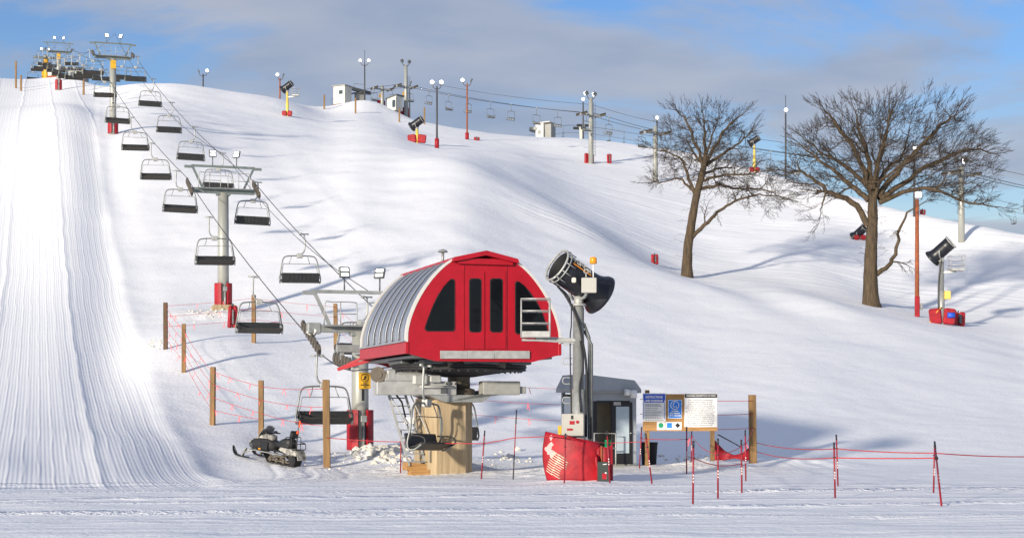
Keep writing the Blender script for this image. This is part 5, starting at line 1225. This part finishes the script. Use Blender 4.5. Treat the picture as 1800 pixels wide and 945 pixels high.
lamp_post('lamp post half hidden behind the middle tower of the far lift', 1025, 180, 262, ((0, 1, 0),))
lamp_post('lit lamp post at the left edge of the smaller oak crown', 1155, 213, 246, ((0, 1, 0),))
lamp_post('lamp post with tall antenna between the two oaks', 1381, 200, 214, ((0, 1, 0),), mast_top=2.3)
lamp_post('lit lamp post seen through the larger oak crown', 1607, 268, 180, ((0, 1, 0),))
rp_ = GP(1612, 556); o = lamp_post('rust red lamp post in front of the larger oak', 1615, 350, rp_.y, (), m_='rust', base=rp_, r_=.14)
hq = ZR(343, rp_.y) - rp_.z
fl_ = MB().box((.05, -.1, hq), (.55, .2, .5), bev=.03).build('lamp_head', 'steel_dark', o)
for k in (-1, 1): MB().box((.05, -.21, hq + k * .11), (.46, .03, .13)).build('lamp_lens', 'lamp_on', fl_)
MB().box((0, -.05, .75), (.34, .32, 1.55), bev=.06).build('red_pad', 'red_pad', o); MB().box((.30, -.1, .75), (.16, .14, .5), bev=.02).build('meter_box', 'galv', o)

# ---------------------------------------------------------------- far snow guns and pads
def far_gun(label, px, yb, ytop, dirv, s_, basket=None, d_=None, foot='galv', padw=1.3, padh=.8):
    b = GP(px, yb) if d_ is None else AT(px, d_); g, *_ = snow_gun('snow_gun', label, b, ZR(ytop, b.y), dirv, s_, basket, False, foot)
    if padw: 
        pd = MB()
        for k in (-1, 1): pd.box((k * padw * .3, -.25, padh / 2 - .05), (padw * .5, .35, padh), Matrix.Rotation(R(k * 7), 3, 'Y'), bev=.1)
        pd.build('red_pad', 'red_pad', g)
    return g
far_gun('snow gun with basket on the skyline, yellow pole and red pad', 505, 205, 152, (.9, -.3, .6), 1.0, (1.1, -.2, 2.6, .9, .8, 1.0), foot='yellow_faded', padw=1.2, padh=.7)
far_gun('snow gun on the knoll left of the lit double lamp post', 733, 252, 216, (.9, -.35, .6), 1.05, None, foot='yellow_faded', padw=2.0, padh=1.0)
far_gun('dark snow gun peeking over the ridge beyond the far lift tower', 1063, 262, 255, (.9, -.4, .3), 1.15, d_=272, padw=0)
far_gun('small snow gun with yellow pole seen beyond the smaller oak', 1326, 293, 247, (.8, -.4, .5), .95, d_=222, foot='yellow_faded', padw=1.2, padh=.6)
far_gun('snow gun mostly hidden behind the trunk of the larger oak', 1511, 422, 408, (.6, -.6, .6), 1.0, padw=1.1, padh=.5)
rg_ = GP(1655, 570)
rgun = far_gun('snow gun with platform basket at far right beside the rust red post', 1655, 570, 440, (.78, -.45, .75), 1.12, (1.0, -.3, ZR(476, rg_.y) - rg_.z, 1.0, .9, 1.05), padw=1.7, padh=1.15)
MB().tube(arc([(-.05, -.2, 4.6), (-.25, -.15, 3), (-.25, -.15, .8)], 4), .06, 6).build('hose', 'pole_dark', rgun); MB().tube([(-.9, -.3, .1), (-.4, -.4, .9), (-.05, -.3, 1.2)], .05, 6).build('yellow_hose', 'yellow', rgun)
MB().box((.35, -.3, 2.05), (.42, .3, .6), bev=.03).build('control_box', 'yellow_faded', rgun); MB().lathe([(.02, 0), (.2, 0), (.2, .5), (.02, .5)], 12, (1, 0, 0), (.3, -.5, .6)).build('motor', 'sign_blue', rgun)
pad_post(GP(1685, 573), 1.0, .95, 'open red pad with hydrant right of the far right snow gun', R(15))
pad_post(GP(1151, 464), .62, .80, 'red pad with hydrant alone on the slope left of the smaller oak')
pad_post(GP(1071, 288), .62, 1.2, 'narrow red pad right of the middle tower of the far lift')
pad_post(GP(838, 246), .8, .42, 'low red pad half buried right of the reddish lamp post')
pad_post(GP(1622, 377), .6, .5, 'far red pad behind the top of the rust red post')

# ---------------------------------------------------------------- far lift with double chairs
FA = Vector((-16.8, 270, 0)); FB = Vector((10.4, 225, 0)); FD = (FB - FA); FL = FD.length; FD.normalize(); FN = Vector((FD.y * -1, FD.x, 0)); FN = Vector((-FD.y, FD.x, 0)); FRZ = math.atan2(FD.y, FD.x) - math.pi / 2
def far_t(px): k = (px - PX0) / F; return (FA.x - k * FA.y) / (k * FD.y - FD.x)
FT = {'a': far_t(672), 'b': 0.0, 'c': FL, 'd': far_t(1152), 'e': far_t(1690), 'f': far_t(1900)}
FZ = [(far_t(628), ZR(160, 282)), (FT['a'], ZR(152, 276)), (FT['b'], ZR(150, 270)), (FT['c'], ZR(199, 225)), (FT['d'], ZR(229, 212)), (FT['e'], ZR(303, 169)), (FT['f'], ZR(350, 157))]
fzx = [a for a, b in FZ]; fzz = [b for a, b in FZ]
def fz(t_):
    z = float(np.interp(t_, fzx, fzz))
    for a, b in zip(fzx[:-1], fzx[1:]):
        if a <= t_ <= b: f = (t_ - a) / (b - a); z -= .010 * (b - a) * 4 * f * (1 - f)
    return z
GH = 1.45
def fpt(t_, s_, dz=0): q = FA + FD * t_ + FN * s_; return Vector((q.x, q.y, fz(t_) + dz))
ts_ = np.linspace(fzx[0], fzx[-1], 90)
tag(MB().tube([fpt(t_, GH) for t_ in ts_] + [fpt(t_, -GH) for t_ in ts_[::-1]], .030, 4).build('far_haul_rope', 'rope_steel', fix=False), 'haul rope of the far double chair lift along the ridge', 'cable')
tag(MB().tube([fpt(t_, .2, 1.15) for t_ in ts_[16:]], .022, 4).build('far_signal_cable', 'rope_steel', fix=False), 'signal cable above the far double chair lift', 'cable')
def far_tower(k, label, extra=1.2, yellow=True, ladder=False, lamps=(1, 0), foot=1.4):
    q = FA + FD * FT[k]; gz = Hz(q.x, q.y); h = fz(FT[k]) - gz; o = thing('far_lift_tower', label, 'lift tower', (q.x, q.y, gz), FRZ, 'towers of the far lift')
    MB().tube([(0, 0, -.5), (0, 0, h + extra)], [.34, .26], 12).build('mast', 'mast', o)
    MB().box((0, 0, h - .25), (2 * GH + .5, .3, .26), bev=.02).build('crossarm', 'galv', o)
    for s_ in (-1, 1):
        sb_ = MB().box((s_ * GH, 0, h - .12), (.14, 2.6, .16)).build('sheave_train', 'sheave_dark', o)
        for j in range(6): MB().disc((s_ * GH, -1.1 + j * .44, h - .17), (1, 0, 0), .19, .12, 10).build('sheave_wheel', 'sheave_rim', sb_)
    if yellow: MB().disc((0, -.36, h - 1.3), (0, 1, 0), .42, .06, 14).build('yellow_plate', 'yellow', o)
    if ladder:
        l_ = MB()
        for x in (-.45, -.75): l_.tube([(x, -.1, 1), (x, -.1, h + 1.5)], .03, 5)
        for j in range(int(h / .4)): l_.tube([(-.45, -.1, 1.2 + j * .4), (-.75, -.1, 1.2 + j * .4)], .02, 4)
        l_.build('ladder', 'galv', o)
    if foot:
        pd = MB()
        for x in (-.42, .42): pd.box((x, -.4, foot / 2), (.6, .3, foot), bev=.08)
        pd.build('red_pad', 'red_pad', o)
    for i, s_ in enumerate((-1, 1)):
        if lamps is None: break
        a = MB().tube([(0, 0, h + extra - .4), (s_ * .55, 0, h + extra + .1), (s_ * .6, 0, h + extra + .4)], .05, 6).build('lamp_arm', 'pole_dark', o)
        MB().box((s_ * .65, -.05, h + extra + .6), (.5, .3, .5), Matrix.Rotation(R(25 * s_), 3, 'Y'), bev=.06).build('lamp_head', 'steel_dark', a)
        if lamps[i]: MB().lathe([(.02, .2), (.24, .16), (.27, 0), (.02, 0)], 12, (.45, -.9, -.15), Vector((s_ * .65, -.2, h + extra + .6))).build('lamp_lens', 'lamp_on', a)
    return o
far_tower('a', 'short tower of the far lift beside the hilltop station', .3, True, lamps=None, foot=2.0)
far_tower('b', 'second tower of the far lift right of the ridge booth, unlit lamps on top', 3.2, True, True, lamps=(0, 0), foot=1.6)
far_tower('c', 'middle tower of the far lift with bright lamp, alone on the ridge', 2.0, False, True, lamps=(1, 1), foot=1.4)
far_tower('d', 'far lift tower partly hidden by the smaller oak', .6, False, lamps=None, foot=0)
far_tower('e', 'far lift tower seen through the right side of the larger oak', .6, False, lamps=(1, 0), foot=0)
def double_chair(label):
    c = thing('double_chair', label, 'chair lift seat', group='double chairs on the far lift')
    MB().box((0, 0, 0), (.12, .35, .12), bev=.02).build('grip', 'galv', c)
    MB().tube(arc([(0, 0, 0), (.02, 0, -.5), (.02, 0, -.82), (-.08, 0, -.95), (-.5, 0, -1.0)], 4), .034, 6).build('hanger', 'steel_dark', c)
    MB().tube(arc([(-.55, -.3, -2.25), (-.55, 0, -2.2), (-.55, 0, -1.2), (-.5, 0, -1.0), (.0, 0, -.98), (.5, 0, -1.05), (.55, 0, -1.2), (.55, 0, -2.2), (.55, -.3, -2.25)], 3), .030, 6).build('bail_frame', 'steel_dark', c)
    MB().box((0, -.22, -2.24), (1.08, .5, .06), Matrix.Rotation(R(-8), 3, 'X'), bev=.015).build('seat', 'steel_dark', c)
    b_ = MB().box((0, .05, -1.98), (1.04, .05, .12), bev=.015).build('backrest', 'steel_dark', c)
    for x in (-.35, 0, .35): MB().box((x, .04, -2.1), (.25, .04, .32), bev=.01).build('back_slat', 'galv', b_)
    MB().tube([(-.52, 0, -1.9), (-.54, -.5, -1.9), (-.54, -.5, -2.2)], .025, 6).tube([(.52, 0, -1.9), (.54, -.5, -1.9), (.54, -.5, -2.2)], .025, 6).build('armrest', 'tube', c)
    return c
d0 = None; nn_ = 0
fs0 = far_t(735)
for s_, off in ((-1, 0), (1, .9)):
    k = -1
    while True:
        t_ = fs0 + off * 1.0 + k * 12.4; k += 1
        if t_ > fzx[-1] - 2: break
        if t_ < fzx[0] + 1: continue
        side = 'near' if s_ < 0 else 'far'; p = fpt(t_, s_ * GH); px = PX0 + F * p.x / p.y
        i = k
        lab = ('double chair on the %s rope of the ridge lift, %s from its top end' % (side, ORD[i])) if i < 12 else 'double chair on the %s rope of the ridge lift behind the oaks, %s along' % (side, ORD[i - 12])
        rz = FRZ + (0 if s_ > 0 else math.pi) + R(random.uniform(-6, 6))
        if d0 is None: d0 = double_chair(lab); d0.location = p; d0.rotation_euler = (0, 0, rz)
        else: dup(d0, p, rz, lab)
# hilltop station of the far lift: white hut on legs and its wheel
hb_ = P3(602, 188, 276); hb_.z = Hz(hb_.x, hb_.y)
wh = thing('station_hut', 'white hut on steel legs at the top of the far lift', 'hut', hb_, R(-28)); hz0 = ZR(184, 276) - hb_.z; hz1 = ZR(153, 276) - hb_.z; hc = (hz0 + hz1) / 2
MB().box((0, 0, hc), (2.2, 2.0, hz1 - hz0), bev=.02).build('wall', 'far_white', wh); MB().box((0, 0, hz1 + .06), (2.6, 2.4, .14)).build('roof', 'far_grey', wh)
MB().box((.35, -1.012, hc + .4), (.7, .03, .6)).build('window', 'far_glass', wh)
for x in (-.9, .9):
    for y in (-.8, .8): MB().box((x, y, hz0 / 2 - .3), (.14, .14, hz0 + .6)).build('leg', 'steel_dark', wh)
MB().box((0, 0, hz0 - .15), (2.3, 2.0, .2)).build('floor_frame', 'rust', wh); MB().tube([(-1.5, -.8, hz0 - .1), (-1.5, -.8, hz0 + 1.0), (-1.5, .8, hz0 + 1.0), (-1.5, .8, hz0 - .1)], .03, 5).build('railing', 'steel_dark', wh)
rb_ = P3(630, 168, 279); wz = ZR(163, 279); rb_.z = Hz(rb_.x, rb_.y)
rw_ = thing('return_wheel_frame', 'dark wheel frame of the far lift right of the white hut', 'lift station', rb_, FRZ)
MB().disc((0, 0, wz - rb_.z), (.25, .1, 1), 1.5, .2, 24).build('wheel', 'steel_dark', rw_); MB().box((0, .6, (wz - rb_.z) - 1.3), (1.6, .9, 2.4), bev=.03).build('counterweight_housing', 'far_grey', rw_); MB().tube([(0, 0, -.5), (0, 0, wz - rb_.z)], .25, 8).build('post', 'steel_dark', rw_)
MB().bar((-2.2, 0, wz - rb_.z + .1), (1.4, .3, wz - rb_.z + .5), .5, .5).build('beam', 'steel_dark', rw_)
MB().tube([(-.8, .5, wz - rb_.z + .3), (-.8, .5, wz - rb_.z + 1.3), (1, .5, wz - rb_.z + 1.3), (1, .5, wz - rb_.z + .3)], .035, 5).build('railing', 'steel_dark', rw_)
bo_ = P3(694, 196, 268); bo_.z = Hz(bo_.x, bo_.y) - .1
bt = thing('ridge_booth', 'small cream booth with sloping dark roof on the ridge', 'hut', bo_, R(-35)); bh = max(2.2, ZR(170, 268) - bo_.z)
MB().prism([(-.95, 0), (.95, 0), (.95, bh), (-.95, bh * .82)], (-.8, .8)).build('wall', 'far_white', bt); MB().prism([(-1.2, bh * .80), (1.2, bh + .02), (1.2, bh + .16), (-1.2, bh * .82 + .12)], (-1.0, 1.0)).build('roof', 'steel_dark', bt)
MB().box((.45, -.815, bh * .45), (.6, .03, bh * .5)).build('doorway', 'far_glass', bt); MB().box((-.965, 0, bh * .48), (.03, .7, .65)).build('window', 'far_glass', bt)
for x in (-.95, .95): MB().box((x, -.81, bh * .45), (.10, .06, bh * .88)).build('corner_board', 'steel_dark', bt)
for x, yt, yb, lab in ((570, 167, 192, 'timber post left of the white station hut'), (625, 173, 200, 'timber post before the snow mound of the far station'), (702, 190, 214, 'timber post in front of the second far lift tower'), (746, 190, 219, 'timber post behind the knoll snow gun')):
    p = GP(x, yb); h = (yb - yt) * p.y / F; o = thing('ridge_post', lab, 'post', p, 0, 'posts on the skyline'); MB().box((0, 0, h / 2 - .15), (.24, .24, h + .3), bev=.02).build('timber', 'timber', o); MB().box((0, 0, h + .02), (.20, .20, .06)).build('post_cap', 'timber_dark', o)
for x, yt, yb, lab in ((28, 108, 155, 'pole at the far left edge on the hilltop'), (37, 133, 160, 'shorter pole right of the leftmost hilltop pole'), (147, 135, 167, 'lone timber post on the crest between the top two towers')):
    p = GP(x, yb); h = (yb - yt) * p.y / F; o = thing('ridge_post', lab, 'post', p, 0, 'posts on the skyline'); MB().box((0, 0, h / 2 - .15), (.26, .26, h + .3), bev=.02).build('timber', 'timber', o); MB().box((0, 0, h + .02), (.20, .20, .06)).build('post_cap', 'timber_dark', o)
hp = AT(138, 285); ho = thing('hilltop_shed', 'low grey shed on the crest below the cluster of chairs', 'hut', hp, R(-15)); hk = max(1.6, ZR(126, 285) - hp.z)
MB().box((0, 0, hk / 2 - .2), (2.6, 2.2, hk + .4), bev=.02).build('wall', 'far_grey', ho); MB().box((0, 0, hk + .05), (2.9, 2.5, .14)).build('roof', 'steel_dark', ho); MB().box((-.5, -1.11, hk * .6), (.7, .03, .6)).build('window', 'far_glass', ho)
rp2 = AT(103, 292); ro2 = thing('unloading_ramp', 'pale timber unloading ramp beside the hilltop return station', 'ramp', rp2, R(-12))
MB().prism([(-1.6, -.3), (1.3, -.3), (1.3, .35), (-1.6, 1.0)], (-.8, .8)).build('deck', 'far_white', ro2); MB().box((-.2, -.83, -.0), (3.0, .06, .3)).build('edge_board', 'rust', ro2)

# ---------------------------------------------------------------- third lift beyond the crest
def TP(px, py, d_): return P3(px, py, d_)
th_ = P3(957, 243, 268); th_.z = Hz(th_.x, th_.y) - .1
to = thing('ridge_station_hut', 'small white station hut with dark wheel on the middle skyline', 'hut', th_, R(-30)); hh3 = ZR(217, 268) - th_.z
MB().box((-.45, 0, hh3 / 2), (1.4, 1.6, hh3), bev=.02).build('wall', 'far_white', to); MB().box((.85, .35, hh3 / 2 - .1), (1.1, 1.5, hh3 - .2), bev=.02).build('annex_wall', 'far_grey', to)
MB().box((-.45, -.812, hh3 * .55), (.5, .03, .6)).build('window', 'far_grey', to); MB().box((.26, -.2, hh3 * .5), (.03, .6, 1.2)).build('doorway', 'far_glass', to); MB().box((.1, .1, hh3 + .05), (2.6, 2.0, .12)).build('roof', 'far_white', to)
MB().disc((-1.5, .3, ZR(227, 268) - th_.z), (.1, .1, 1), 1.25, .45, 22).build('bull_wheel', 'steel_dark', to)
tq = [TP(930, 224, 272), TP(965, 224, 275), TP(1022, 221, 285), TP(1150, 240, 290), TP(1400, 278, 288), TP(1700, 340, 275), TP(1840, 372, 265)]
tq2 = [q + Vector((0, 1.5, -.95)) for q in tq]
tag(MB().tube(arc(tq, 4), .028, 4).build('third_rope_upper', 'rope_steel', fix=False), 'upper rope of the third lift just beyond the skyline', 'cable'); tag(MB().tube(arc(tq2, 4), .022, 4).build('third_rope_lower', 'rope_steel', fix=False), 'lower rope of the third lift just beyond the skyline', 'cable')
q = TP(1022, 222, 285); gz = Hz(q.x, q.y); o = thing('third_lift_tower', 'white based tower of the third lift left of the middle far tower', 'lift tower', (q.x, q.y, gz), R(-80)); h = q.z - gz
MB().tube([(0, 0, -.5), (0, 0, h)], .36, 10).build('mast', 'far_white', o); MB().box((0, 0, h - .1), (3.2, .4, .3)).build('crossarm', 'galv', o); MB().box((0, -.3, h * .6), (.5, .2, 1.6)).build('yellow_plate', 'yellow_faded', o)
for s_ in (-1, 1): MB().box((s_ * 1.4, 0, h - .1), (.3, 2.2, .4), bev=.05).build('sheave_train', 'sheave_dark', o)
for i, (px, py) in enumerate(((990, 224), (1072, 229), (1097, 233), (1784, 372))):
    k = 272 + i * 5 if i < 3 else 268; p = TP(px, py, k); dup(d0, p, R(-80), ['small side-on chair right of the ridge station hut', 'side-on chair of the third lift left of the dark ridge gun', 'side-on chair of the third lift right of the dark ridge gun', 'pale little chair at the right edge of the picture'][i], 'chairs of the third lift', .85)
